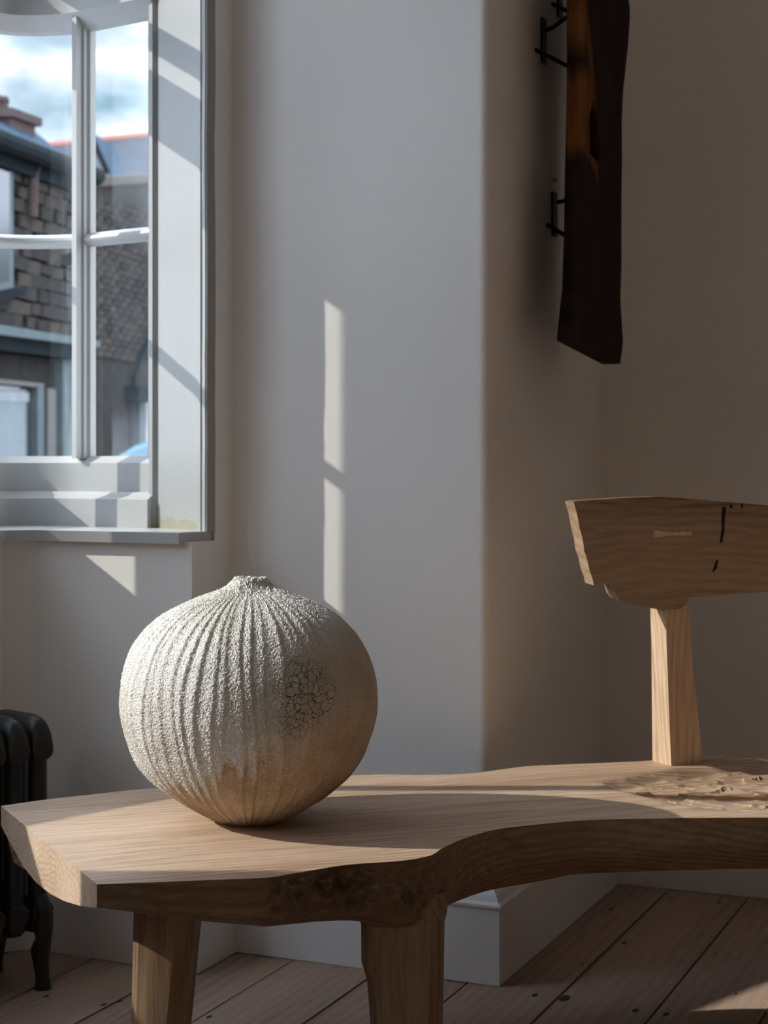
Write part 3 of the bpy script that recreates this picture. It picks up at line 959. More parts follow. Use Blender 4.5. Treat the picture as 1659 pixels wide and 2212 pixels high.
# front right leg, carved flush with the edge of the slab
def leg_right(z, l, r, rr, ds=0, d=.11):
    s = 2.532 + ds
    return leg_ring([(l, s + .010), (l + .018, s - .004), (r - .010, s - .001), (r, s + .010), (rr, s + .035), (rr - .006, s + d), (l + .02, s + d)], z)
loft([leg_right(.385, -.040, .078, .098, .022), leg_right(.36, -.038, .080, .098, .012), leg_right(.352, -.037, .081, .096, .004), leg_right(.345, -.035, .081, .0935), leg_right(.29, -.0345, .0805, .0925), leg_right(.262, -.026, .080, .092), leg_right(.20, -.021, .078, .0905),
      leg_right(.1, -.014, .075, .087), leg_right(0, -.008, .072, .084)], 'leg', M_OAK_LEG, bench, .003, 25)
# back legs and the far pair
def leg_plain(a, s, w=.05):
    def ring(z, k): return leg_ring([(a - k, s - k * .8), (a + k, s - k * .9), (a + k, s + k), (a - k, s + k * .9)], z)
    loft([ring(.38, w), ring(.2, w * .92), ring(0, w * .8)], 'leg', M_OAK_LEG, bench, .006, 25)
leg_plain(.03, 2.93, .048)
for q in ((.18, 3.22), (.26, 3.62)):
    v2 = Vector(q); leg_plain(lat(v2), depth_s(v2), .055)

# backrest post
def post_ring(z, fl, ff, fr, fb): return [(*aw(*p), z) for p in (fl, ff, fr, fb)]
post_secs = [post_ring(.437, (.541, 3.359), (.5695, 3.300), (.639, 3.330), (.605, 3.378)),
             post_ring(.52, (.540, 3.357), (.5655, 3.299), (.630, 3.329), (.600, 3.376)),
             post_ring(.62, (.5385, 3.352), (.5615, 3.297), (.619, 3.327), (.594, 3.372)),
             post_ring(.70, (.5365, 3.346), (.5585, 3.294), (.611, 3.324), (.588, 3.366)),
             post_ring(.765, (.5330, 3.338), (.557, 3.288), (.607, 3.320), (.585, 3.36)),
             post_ring(.80, (.530, 3.330), (.558, 3.292), (.614, 3.320), (.590, 3.365)),
             post_ring(.93, (.530, 3.335), (.5575, 3.306), (.600, 3.325), (.585, 3.345))]
loft(post_secs, 'backrest_post', M_OAK_POST, bench, .003, 25)

# backrest plank: live edge on the left, thicker in the middle, in one plane along the bench
def plank_pt(px, py, back=0.0):
    u = (px - 829.5) / FPX; kk = .33
    s = (3.283 - kk * .557) / (1 - kk * u); a = u * s
    z = CAM_H - (py - 1000) * s / FPX
    d = Vector((1, kk)).normalized(); nb = Vector((-d.y, d.x))
    lean = (z - .75) * .10
    return W(a + nb.x * (back + lean), s + nb.y * (back + lean), z)
plank_px = [(1249, 1084), (1260, 1082.5), (1300, 1079.5), (1370, 1075.5), (1435, 1073.5), (1480, 1076), (1560, 1083), (1659, 1091), (1760, 1097), (1880, 1106), (1960, 1114),
            (1968, 1190), (1955, 1262), (1880, 1267), (1780, 1272), (1659, 1278.5), (1560, 1286), (1490, 1291.5), (1484, 1306), (1470, 1316), (1432, 1317.5), (1400, 1313), (1370, 1307), (1350, 1302), (1339, 1296), (1333, 1286),
            (1327, 1268), (1322, 1262), (1308, 1259), (1296, 1264), (1286, 1265), (1283, 1250), (1278, 1232), (1274, 1210), (1268, 1190), (1266, 1165), (1260, 1140), (1256, 1110)]
TH = .040
bm = bmesh.new()
fr_ = []; bk_ = []
for i, (x, y) in enumerate(plank_px):
    j = 1.2 * noise.noise((i * 1.7, 0, 0)) if i > 22 else 0
    fr_.append(bm.verts.new(plank_pt(x + j, y))); bk_.append(bm.verts.new(plank_pt(x + j * 2, y + (0 if y < 1200 else -3), TH)))
m_ = len(plank_px)
for i in range(m_): bm.faces.new((fr_[i], fr_[(i + 1) % m_], bk_[(i + 1) % m_], bk_[i]))
bmesh.ops.triangle_fill(bm, use_beauty=True, edges=[bm.edges.get((fr_[i], fr_[(i + 1) % m_])) for i in range(m_)])
bmesh.ops.triangle_fill(bm, use_beauty=True, edges=[bm.edges.get((bk_[i], bk_[(i + 1) % m_])) for i in range(m_)])
me = bm_mesh('backrest_plank', bm)
av = []
for vv in me.vertices:
    x = px_of(vv.co.xy); av.append(.75 if x < 1262 else .0)
a = me.attributes.new('bark', 'FLOAT', 'POINT'); a.data.foreach_set('value', np.zeros(len(me.vertices), dtype=np.float32))
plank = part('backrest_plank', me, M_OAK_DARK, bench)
# knot cracks as slim dark inlays and the butterfly key
def inlay(pts, name, mat, h):
    bm = bmesh.new()
    lo = [bm.verts.new(plank_pt(x, y, .003)) for x, y in pts]; hi = [bm.verts.new(plank_pt(x, y, -h)) for x, y in pts]
    k = len(pts)
    for i in range(k): bm.faces.new((lo[i], lo[(i + 1) % k], hi[(i + 1) % k], hi[i]))
    bmesh.ops.triangle_fill(bm, use_beauty=True, edges=[bm.edges.get((hi[i], hi[(i + 1) % k])) for i in range(k)])
    bm.faces.new(lo[::-1])
    return part(name, bm_mesh(name, bm), mat, plank)
inlay([(1420, 1145), (1460, 1151), (1502, 1148), (1503, 1158), (1460, 1157), (1420, 1163)], 'butterfly_key', M_OAK_POST, .0012)
M_KNOT = plain('dark_knot', (.02, .013, .009), .9)
inlay([(1572, 1095), (1580, 1096), (1576, 1120), (1573, 1150), (1567, 1174), (1562, 1172), (1568, 1145), (1569, 1118)], 'knot_crack', M_KNOT, .0008)
inlay([(1552, 1212), (1557, 1210), (1553, 1228), (1545, 1237), (1543, 1235)], 'knot_crack', M_KNOT, .0008)
inlay([(1588, 1091), (1594, 1091), (1593, 1098), (1588, 1098)], 'knot_crack', M_KNOT, .0008)
inlay([(1612, 1089), (1617, 1089), (1616, 1098), (1612, 1098)], 'knot_crack', M_KNOT, .0008)
# second post beyond
loft([post_ring(.437, (1.05, 3.52), (1.08, 3.46), (1.15, 3.50), (1.12, 3.57)), post_ring(.7, (1.06, 3.50), (1.08, 3.455), (1.135, 3.48), (1.11, 3.55)),
      post_ring(.93, (1.03, 3.49), (1.07, 3.447), (1.13, 3.475), (1.10, 3.53))], 'backrest_post', M_OAK_POST, bench, .003, 25)

# ================================================================== THE HANGING PLANK
XF, XBK = -1.015, -1.058           # front and back of the plank, parallel to the side of the projecting wall
def on_x(px, py, X):
    u = (px - 829.5) / FPX
    # X = a*RT.x + s*FW.x with a = u*s
    s = X / (u * RT[0] + FW[0])
    p = W(u * s, s, CAM_H - (py - 1000) * s / FPX)
    return (p.y, p.z)
lf = [(1202, 736), (1205, 700), (1214, 625), (1218, 500), (1221, 330), (1224, 180), (1224, 60), (1223, -40), (1226, -140)]
rt = [(1352, -140), (1353, -20), (1361, 14), (1361, 40), (1357, 100), (1347, 190), (1344, 260), (1343.5, 400), (1341, 560), (1339, 640), (1343, 700), (1345, 740), (1341, 786)]
outl = [on_x(x, y, XBK) for x, y in lf] + [on_x(x, y, XF) for x, y in rt]
hole = [on_x(x, y, XF) for x, y in ((1274, 330), (1273, 250), (1279, 219), (1283, 222), (1292, 270), (1297, 330), (1293, 349), (1284, 344))]
art = empty('wall_hung_plank', (-1.04, 3.5, 1.28))
tag(art, 'dark waney-edged timber plank with orange sapwood hung on the shaded wall', 'wall art')
O = np.array(outl); Hh = np.array(hole)
def dens(P, step):
    out = []
    for i in range(len(P)):
        a = P[i]; b_ = P[(i + 1) % len(P)]; k = max(1, int(np.hypot(*(b_ - a)) / step))
        for j in range(k): out.append(a + (b_ - a) * j / k)
    return np.array(out)
Od = dens(O, .02); Hd = dens(Hh, .02)
Od = Od + np.array([[.0025 * noise.noise((p[0] * 20, p[1] * 14, 1)), 0] for p in Od])
gx, gz = np.meshgrid(np.arange(O[:, 0].min(), O[:, 0].max(), .012), np.arange(O[:, 1].min(), O[:, 1].max(), .016))
gp = np.stack([gx.ravel(), gz.ravel()], -1)
gp = gp[inside(gp, Od)]; gp = gp[edge_dist(gp, Od) > .008]; gp = gp[~inside(gp, Hd)]; gp = gp[edge_dist(gp, Hd) > .006]
nO, nH = len(Od), len(Hd)
pts2 = np.vstack([Od, Hd, gp])
ed = [(i, (i + 1) % nO) for i in range(nO)] + [(nO + i, nO + (i + 1) % nH) for i in range(nH)]
res = geometry.delaunay_2d_cdt([Vector(p) for p in pts2], ed, [], 1, 1e-7)
tv = np.array([(p.x, p.y) for p in res[0]])
tris = [t for t in res[2] if not inside(np.array([tv[list(t)].mean(0)]), Hd)[0] and inside(np.array([tv[list(t)].mean(0)]), Od)[0]]
n0 = len(tv)
verts = [(XF + .003 * noise.noise((p[0] * 16, p[1] * 5, 0)), p[0], p[1]) for p in tv] + [(XBK, p[0], p[1]) for p in tv]
faces = [tuple(t) for t in tris] + [tuple(n0 + q for q in t[::-1]) for t in tris]
cnt = {}
for t in tris:
    for i in range(3):
        e_ = (t[i], t[(i + 1) % 3]); cnt[tuple(sorted(e_))] = cnt.get(tuple(sorted(e_)), []) + [e_]
for k_, l_ in cnt.items():
    if len(l_) == 1:
        a_, b_ = l_[0]; faces.append((b_, a_, n0 + a_, n0 + b_))
me = mesh_py('plank', verts, faces)
# sapwood streak
str_px = [(1254, -60, 12), (1262, 20, 12), (1270, 90, 11), (1277, 150, 9), (1268, 195, 22), (1264, 250, 26), (1268, 320, 22), (1282, 350, 14), (1288, 380, 3), (1288, 420, .01)]
sy = np.array([on_x(x, y, XF) for x, y, w_ in str_px]); sw = np.array([(on_x(x + w_, y, XF)[0] - on_x(x, y, XF)[0]) * .85 for x, y, w_ in str_px])
o_ = np.argsort(sy[:, 1])
sap = []
for vv in me.vertices:
    c_ = np.interp(vv.co.z, sy[o_, 1], sy[o_, 0]); w_ = max(1e-4, np.interp(vv.co.z, sy[o_, 1], sw[o_]))
    inr = 1 if sy[:, 1].min() - .01 < vv.co.z else 0
    q = abs(vv.co.y - c_) / w_ + .5 * noise.noise((vv.co.y * 25, vv.co.z * 9, 2))
    sap.append(inr * float(np.clip(1.6 - 1.5 * q, 0, 1)))
a = me.attributes.new('sap', 'FLOAT', 'POINT'); a.data.foreach_set('value', np.array(sap, dtype=np.float32))
mp_, n, b = new_mat('dark_yew')
v = coords(n, (1, 1, .12))
z1 = N(n, 'ShaderNodeTexNoise', i_Scale=60.0, i_Detail=4.0); n.links.new(v.outputs[0], z1.inputs['Vector'])
dk = ramp(n, [(.3, (.012, .006, .005)), (.7, (.032, .017, .012))]); n.links.new(z1.outputs['Fac'], dk.inputs['Fac'])
ogr = ramp(n, [(.3, (.10, .040, .012)), (.7, (.22, .085, .022))]); n.links.new(z1.outputs['Fac'], ogr.inputs['Fac'])
sa = N(n, 'ShaderNodeAttribute', attribute_name='sap')
mx = N(n, 'ShaderNodeMix', data_type='RGBA'); n.links.new(sa.outputs['Fac'], mx.inputs[0]); n.links.new(dk.outputs['Color'], mx.inputs[6]); n.links.new(ogr.outputs['Color'], mx.inputs[7])
n.links.new(mx.outputs[2], b.inputs['Base Color']); b.inputs['Roughness'].default_value = .85; b.inputs['Specular IOR Level'].default_value = .12
add_bump(n, b, z1.outputs['Fac'], .2, .002)
part('plank', me, mp_, art)
for (py, yy) in ((14, 3.48), (395, 3.56), (-120, 3.6)):
    s_ = 3.55
    z_ = CAM_H - (py - 1000) * s_ / FPX
    bm = tube_bm([(XB, yy + .10, z_), (XB + .02, yy + .09, z_), (XBK + .004, yy - .015, z_)], .005)
    tube_bm([(XB, yy + .03, z_ - .06), (XBK - .004, yy + .01, z_ - .115)], .005, bm)
    box_bm((XB + .003, yy + .08, z_ - .03), (.006, .03, .10), bm)
    part('bracket', bm_mesh('bracket', bm), M_BLACK, art)
M_BRASS = plain('brass', (.55, .40, .12), .35, .9)
bx_ = on_x(1197, 390, XB + .045)
part('brass_screw', bm_mesh('brass_screw', tube_bm([(XB + .04, bx_[0], bx_[1]), (XB + .05, bx_[0] - .006, bx_[1])], .004)), M_BRASS, art)
for (x, y) in ((1357, 104), (1343, 490)):
    q = on_x(x, y, XF)
    part('peg', bm_mesh('peg', ellipse_bm((XF - .012, q[0] + .001, q[1]), .010, .006, .006)), mp_, art)
# small hook hole on the alcove wall
# ================================================================== THE RADIATOR
rad = empty('column_radiator', (-2.02, 2.65, 0))
tag(rad, 'black cast-iron column radiator on ornate feet below the window', 'radiator')
ST = Vector((-.333, -.943, 0)); EX = Vector((.943, -.333, 0)); EZ = Vector((0, 0, 1))
R0 = Vector((-1.950, 2.788, 0))
RW, RZ0, RZ1, PITCH = .165, .105, .545, .056
def section_mesh(first):
    """one loop section in its own frame: x towards the room, y along the radiator"""
    bm = bmesh.new()
    cols = [-.018, -.0825, -.147]
    ncol = 14
    for cx_ in cols:
        rings = []
        for z in np.linspace(RZ0 + .03, RZ1 - .035, 7):
            rings.append([bm.verts.new((cx_ + .0185 * math.cos(2 * PI * k / ncol), .019 * math.sin(2 * PI * k / ncol), z)) for k in range(ncol)])
        for a_, b_ in zip(rings, rings[1:]):
            for k in range(ncol): bm.faces.new((a_[k], a_[(k + 1) % ncol], b_[(k + 1) % ncol], b_[k]))
    # rounded header and foot bar, each a swept oval
    def header(path):
        rings = []
        for i, (x, z, h) in enumerate(path):
            rings.append([bm.verts.new((x, .0245 * math.cos(2 * PI * k / ncol), z + h * math.sin(2 * PI * k / ncol))) for k in range(ncol)])
        for a_, b_ in zip(rings, rings[1:]):
            for k in range(ncol): bm.faces.new((a_[k], a_[(k + 1) % ncol], b_[(k + 1) % ncol], b_[k]))
        bm.faces.new(rings[0]); bm.faces.new(rings[-1][::-1])
    header([(.002, RZ1 - .072, .018), (.000, RZ1 - .060, .032), (-.004, RZ1 - .053, .040), (-.012, RZ1 - .048, .043), (-.035, RZ1 - .043, .043), (-.0825, RZ1 - .040, .040), (-.13, RZ1 - .043, .043), (-.153, RZ1 - .048, .043), (-.161, RZ1 - .053, .040), (-.166, RZ1 - .064, .03)])
    header([(.002, RZ0 + .05, .018), (-.004, RZ0 + .042, .035), (-.03, RZ0 + .036, .036), (-.0825, RZ0 + .034, .034), (-.135, RZ0 + .036, .036), (-.161, RZ0 + .042, .035), (-.167, RZ0 + .05, .018)])
    if first:
        for sgn, x_ in ((1, -.018), (-1, -.147)):
            pts = [(x_, 0, RZ0 + .09), (x_ + sgn * .012, 0, RZ0 + .065), (x_ + sgn * .026, 0, RZ0 + .045), (x_ + sgn * .018, 0, RZ0 + .02), (x_ + sgn * .021, 0, RZ0 - .005), (x_ + sgn * .010, 0, RZ0 - .03), (x_ + sgn * .012, 0, .05), (x_ + sgn * .017, 0, .02), (x_ + sgn * .019, 0, 0)]
            tube_bm(pts, [.012, .017, .016, .021, .016, .020, .016, .014, .017], bm, 10)
    me = bm_mesh('radiator_section', bm, True, 45)
    me.transform(__import__('mathutils').Matrix(((EX.x, ST.x, 0, 0), (EX.y, ST.y, 0, 0), (0, 0, 1, 0), (0, 0, 0, 1))))
    return me
mid_sec = section_mesh(False); end_sec = section_mesh(True)
for i in range(9):
    me = end_sec if i in (0, 8) else mid_sec
    o = link('radiator_section', me, M_IRON, rad)
    o.location = R0 + ST * PITCH * i - rad.location
for z_ in (RZ0 + .05, RZ1 - .05):
    c0 = R0 - EX * .0825 + EZ * z_
    part('connecting_pipe', bm_mesh('connecting_pipe', tube_bm([c0 - ST * .0, c0 + ST * PITCH * 8], .016)), M_IRON, rad)

# ================================================================== OUTSIDE: the street seen through the bow window
ZG = -.30
M_STREET = plain('asphalt', (.10, .10, .105), .9)
M_STONE = [paint('rubble_stone_%d' % i, tuple(v * k for v in c0), tuple(v * k for v in c1), .9, 8.0, .5, .01, 30, .1)
           for i, (c0, c1, k) in enumerate((((.055, .047, .042), (.095, .082, .074), .62), ((.075, .062, .052), (.12, .10, .085), .62), ((.045, .042, .040), (.075, .07, .067), .62)))]
M_MORTAR = paint('dark_mortar', (.032, .028, .026), (.05, .045, .041), .95, 6.0, .4, .01, 30, .1)
M_SLATE = paint('blue_slate', (.022, .050, .082), (.036, .075, .12), .75, 5.0, .3, .01, 25, .12)
M_SLATE2 = paint('grey_slate', (.040, .048, .062), (.056, .066, .084), .8, 5.0, .3, .01, 25, .1)
M_TERRA = plain('terracotta', (.30, .13, .095), .8)
M_BRICKD = plain('chimney_brick', (.085, .058, .055), .9)
M_GUTTER = plain('dark_gutter', (.010, .016, .019), .8, 0, .1)
M_RENDER = plain('white_render', (.30, .32, .34), .8)
M_FRAME = plain('painted_frame', (.10, .125, .13), .7)
M_FRAME2 = plain('cream_frame', (.14, .13, .12), .7)
M_SHOP = plain('shop_glass', (.07, .105, .12), .2, 0, .5)
M_DARKG = plain('dark_glass', (.02, .025, .03), .1, 0, .8)
M_CARB = plain('pale_blue_car_paint', (.05, .15, .22), .35, 0, .4)
M_TYRE = plain('tyre_rubber', (.012, .012, .012), .8)
M_COPING = plain('stone_coping', (.10, .08, .065), .9)

structure(link('ground', bm_mesh('ground', prism_bm([aw(-30, 4.25), aw(-30, 60), aw(30, 60), aw(30, 4.25)], ZG - .1, ZG)), M_STREET))

class Plane:
    """upright plane given by its plan position at two picture columns"""
    def __init__(self, px0, s0, px1, s1):
        self.p0 = Vector(((px0 - 829.5) / FPX * s0, s0)); self.p1 = Vector(((px1 - 829.5) / FPX * s1, s1))
        self.d = (self.p1 - self.p0).normalized(); self.n = Vector((self.d.y, -self.d.x))      # faces the viewer
        if self.n.dot(-self.p0) < 0: self.n = -self.n
    def s_at(self, px):
        u = (px - 829.5) / FPX
        t = (self.p0.x - u * self.p0.y) / (u * self.d.y - self.d.x)
        return self.p0.y + t * self.d.y
    def pt(self, px, py, out=0.0):
        s = self.s_at(px); u = (px - 829.5) / FPX
        return W(u * s + self.n.x * out, s + self.n.y * out, CAM_H - (py - 1000) * s / FPX)
    def ptz(self, px, z, out=0.0):
        s = self.s_at(px); u = (px - 829.5) / FPX
        return W(u * s + self.n.x * out, s + self.n.y * out, z)
    def slab(self, corners, out0, out1):
        bm = bmesh.new()
        a_ = [bm.verts.new(self.pt(x, y, out0)) for x, y in corners]; b_ = [bm.verts.new(self.pt(x, y, out1)) for x, y in corners]
        k = len(corners)
        bm.faces.new(a_); bm.faces.new(b_[::-1])
        for i in range(k): bm.faces.new((a_[i], a_[(i + 1) % k], b_[(i + 1) % k], b_[i]))
        return bm

def quad_solid(pts, th):
    """thin solid from a polygon of world points, thickened downwards"""
    bm = bmesh.new()
    a_ = [bm.verts.new(p) for p in pts]; b_ = [bm.verts.new(Vector(p) - Vector((0, 0, th))) for p in pts]
    k = len(pts)
    bm.faces.new(a_); bm.faces.new(b_[::-1])
    for i in range(k): bm.faces.new((a_[i], a_[(i + 1) % k], b_[(i + 1) % k], b_[i]))
    return bm

# --- stone house whose front runs away from us on the left
A = Plane(0, 10.0, 155, 10.93)
h1 = empty('stone_house', A.ptz(60, ZG))
tag(h1, 'dark stone house with blue slate roof and shopfront across the street', 'house')
zE = CAM_H + (1000 - 332) * 10.0 / FPX        # eaves
LPX, RPX = -90, 166
pa0, pa1 = A.ptz(LPX, ZG), A.ptz(RPX, ZG)
back = Vector((-A.n.x, -A.n.y))
def behind(p, d): return Vector((p.x, p.y, p.z)) + W(back.x * d, back.y * d, 0)
bm = prism_bm([pa0.xy, pa1.xy, behind(pa1, 2.4).xy, behind(pa0, 2.4).xy], ZG, zE)
part('wall', bm_mesh('stone_house_wall', bm), M_MORTAR, h1)
# rubble stones, shared meshes
def stone_mesh(seed, sx_, sy_, sz_):
    bm = box_bm((0, 0, 0), (sx_, sy_, sz_))
    r_ = random.Random(seed)
    for v_ in bm.verts:
        v_.co += Vector((r_.uniform(-.12, .12) * sx_, 0, r_.uniform(-.12, .12) * sz_))
    bevel(bm, min(sx_, sz_) * .16, 1)
    return bm_mesh('stone', bm, True, 50)
stones = []
for k in range(9):
    me = stone_mesh(k, .145 + .03 * (k % 3), .06, .080)
    me.materials.append(M_STONE[k % 3]); stones.append(me)
rs = random.Random(5)
ang = math.atan2(W(A.d.x, A.d.y).y, W(A.d.x, A.d.y).x)
run = (A.p1 - A.p0).length * 1.0
cnt_ = 0
z = ZG + 1.95
row = 0
while z < zE - .05:
    t = -.12 + .08 * (row % 2) + rs.uniform(0, .06)
    while t < 1.02:
        me = rs.choice(stones)
        q = A.p0 + A.d * t
        u_px = 829.5 + FPX * q.x / q.y; y_px = 1000 - (z - CAM_H) * FPX / q.y
        w_ = .155 + rs.uniform(-.015, .04)
        in_win = (u_px < 14 and 318 < y_px < 628)
        in_shop = (y_px > 712 and u_px < 135)
        if not in_win and not in_shop and cnt_ < 295:
            o = link('stone', me, None, h1)
            o.location = W(q.x + A.n.x * .012, q.y + A.n.y * .012, z) - h1.location
            o.rotation_euler = (0, 0, ang + rs.uniform(-.02, .02)); o.scale = (rs.uniform(.85, 1.05), 1, rs.uniform(.9, 1.08)); cnt_ += 1
        t += w_
    z += .088; row += 1
# roof with hip, gutter
e0, e1 = A.ptz(LPX, zE + .02, .12), A.ptz(RPX - 6, zE + .02, .12)
def roofpt(px, py, d):  # a point behind the front by d metres at picture position
    P_ = Plane(0, 10.0 , 155, 10.93); P_.p0 = P_.p0 + back * d; P_.p1 = P_.p1 + back * d
    return P_.pt(px, py)
r0, r1 = roofpt(-120, 205, .95), roofpt(74, 283, .95)
part('roof', bm_mesh('stone_house_roof', quad_solid([e0, e1, r1, r0], .04)), M_SLATE, h1)
e2 = A.ptz(RPX + 10, zE + .02, -2.0)
part('roof_hip', bm_mesh('stone_house_hip', quad_solid([e1, e2, r1], .04)), M_SLATE, h1)
part('eaves_board', bm_mesh('eaves_board', A.slab([(122, 366), (166, 352), (166, 386)], .0, .03)), M_RENDER, h1)
part('gutter', bm_mesh('stone_house_gutter', tube_bm([A.ptz(LPX, zE + .02, .16), A.ptz(RPX - 4, zE + .02, .16)], .06)), M_GUTTER, h1)
part('fascia', bm_mesh('stone_house_fascia', prism_bm([A.ptz(LPX, 0, .01).xy, A.ptz(RPX - 4, 0, .01).xy, A.ptz(RPX - 4, 0, .09).xy, A.ptz(LPX, 0, .09).xy], zE - .10, zE + .02)), M_GUTTER, h1)
# chimney with pots, on the ridge
ch = Plane(0, 11.4, 90, 11.9)
bm = bmesh.new()
c0, c1 = ch.ptz(22, 0), ch.ptz(76, 0)
cb = W(back.x * .45, back.y * .45)
def chim(z0, z1, g, bm):
    dv_ = (c1 - c0).normalized() * g; bv = cb.normalized() * g
    return prism_bm([(c0 - dv_ - bv).xy, (c1 + dv_ - bv).xy, (c1 + dv_ + bv + cb).xy, (c0 - dv_ + bv + cb).xy], z0, z1, bm)
zc0 = CAM_H + (1000 - 320) * 11.6 / FPX; zc1 = CAM_H + (1000 - 258) * 11.6 / FPX; zc2 = CAM_H + (1000 - 240) * 11.6 / FPX
chim(zc0, zc1, 0, bm); chim(zc1, zc2, .035, bm)
chm = part('chimney', bm_mesh('chimney', bm), M_BRICKD, h1)
for f_ in (.12, .5, .85):
    p_ = c0 + (c1 - c0) * f_ + cb * .5; p_.z = zc2
    part('chimney_pot', bm_mesh('chimney_pot', tube_bm([p_, p_ + Vector((0, 0, .10)), p_ + Vector((0, 0, .12)), p_ + Vector((0, 0, .15))], [.055, .042, .05, .04])), M_BRICKD, chm)
# upper window at the left edge
win = part('window', bm_mesh('upper_window', A.slab([(-70, 320), (13, 338), (13, 622), (-70, 640)], -.02, .05)), M_FRAME, h1)
part('pane', bm_mesh('upper_pane', A.slab([(-62, 332), (3, 348), (3, 606), (-62, 622)], .04, .055)), M_DARKG, win)
part('window_sill', bm_mesh('upper_sill', A.slab([(-76, 640), (16, 624), (16, 640), (-76, 658)], 0, .12)), M_GUTTER, h1)
# shopfront below
part('shop_fascia', bm_mesh('shop_fascia', A.slab([(-90, 700), (150, 738), (150, 752), (-90, 722)], 0, .22)), M_FRAME, h1)
part('shop_canopy', bm_mesh('shop_canopy', A.slab([(-90, 722), (150, 752), (128, 778), (-90, 752)], 0, .16)), M_GUTTER, h1)
part('shop_panel', bm_mesh('shop_panel', A.slab([(-90, 757), (108, 777), (108, 838), (-90, 822)], 0, .035)), M_STONE[2], h1)
part('shop_backing', bm_mesh('shop_backing', A.slab([(-90, 822), (135, 838), (135, 1180), (-90, 1180)], 0, .02)), M_DARKG, h1)
part('pilaster', bm_mesh('pilaster', A.slab([(106, 777), (128, 770), (128, 1180), (106, 1180)], 0, .10)), M_FRAME, h1)
part('door_frame', bm_mesh('door_frame', A.slab([(81, 838), (100, 841), (100, 1180), (81, 1180)], 0, .07)), M_FRAME2, h1)
part('shop_window_frame', bm_mesh('shop_window_frame_a', A.slab([(56, 834), (70, 838), (70, 1100), (56, 1100)], 0, .08)), M_FRAME, h1)
part('shop_window_frame', bm_mesh('shop_window_frame_b', A.slab([(-90, 812), (70, 829), (70, 838), (-90, 823)], 0, .08)), M_FRAME2, h1)
part('shop_window_pane', bm_mesh('shop_window_pane', A.slab([(-90, 838), (48, 842), (48, 990), (-90, 990)], .0, .04)), M_SHOP, h1)
part('shop_blind', bm_mesh('shop_blind', A.slab([(-90, 846), (47, 848), (47, 868), (-90, 866)], .04, .05)), M_RENDER, h1)
# iron bracket and rag of pipe on the wall
part('rainwater_pipe', bm_mesh('rainwater_pipe', tube_bm([A.pt(62, 345, .08), A.pt(53, 380, .06), A.pt(51, 470, .06)], .035)), M_BRICKD, h1)

# --- brick wall of the next house, further on
B = Plane(150, 18.6, 330, 21.2)
h2 = empty('brick_house', B.ptz(250, ZG))
tag(h2, 'low brown brick building with stone coping behind the right window panes', 'house')
zW = CAM_H + (1000 - 408) * 20 / FPX
b0, b1 = B.ptz(120, ZG), B.ptz(600, ZG)
bb = Vector((-B.n.x, -B.n.y))
bd = W(bb.x * 1.0, bb.y * 1.0)
part('wall', bm_mesh('brick_house_wall', prism_bm([b0.xy, b1.xy, (b1 + bd).xy, (b0 + bd).xy], ZG, zW)), M_MORTAR, h2)
part('coping', bm_mesh('brick_house_coping', B.slab([(150, 386), (345, 374), (600, 358), (600, 376), (345, 392), (150, 406)], -.3, .12)), M_COPING, h2)
part('parapet', bm_mesh('brick_house_parapet', B.slab([(150, 402), (345, 388), (600, 372), (600, 600), (345, 446), (150, 430)], -.3, .03)), M_STONE[0], h2)
bang = math.atan2(W(B.d.x, B.d.y).y, W(B.d.x, B.d.y).x)
bricks = []
for k in range(6):
    me = stone_mesh(100 + k, .235, .04, .066)
    me.name = 'brick'; me.materials.append(M_STONE[(0, 1, 1, 0, 2, 1)[k]]); bricks.append(me)
cnt_ = 0; row = 0
z = zW - .05
Lb = (Vector((B.s_at(330) * (330 - 829.5) / FPX, B.s_at(330))) - B.p0).length
while z > CAM_H + .02 and cnt_ < 296:
    t = (.125 if row % 2 else 0) - .02
    while t < Lb + .1 and cnt_ < 296:
        q = B.p0 + B.d * t
        o = link('brick', rs.choice(bricks), None, h2)
        o.location = W(q.x + B.n.x * .008, q.y + B.n.y * .008, z) - h2.location
        o.rotation_euler = (0, 0, bang); cnt_ += 1
        t += .25
    z -= .0785; row += 1
part('drainpipe', bm_mesh('drainpipe', tube_bm([B.pt(338, 640, .15), B.pt(322, 700, .12), B.pt(292, 770, .08), B.pt(277, 820, .07), B.pt(270, 880, .07), B.pt(269, 1120, .07)], .030)), M_GUTTER, h2)
part('lamp_box', bm_mesh('lamp_box', B.slab([(270, 834), (300, 840), (303, 862), (290, 870), (268, 866)], 0, .18)), M_GUTTER, h2)
wn = part('window', bm_mesh('brick_house_window', B.slab([(293, 858), (345, 846), (345, 965), (293, 965)], 0, .06)), M_FRAME, h2)
part('pane', bm_mesh('brick_house_pane', B.slab([(303, 866), (311, 864), (311, 960), (303, 960)], .055, .07)), M_DARKG, wn)

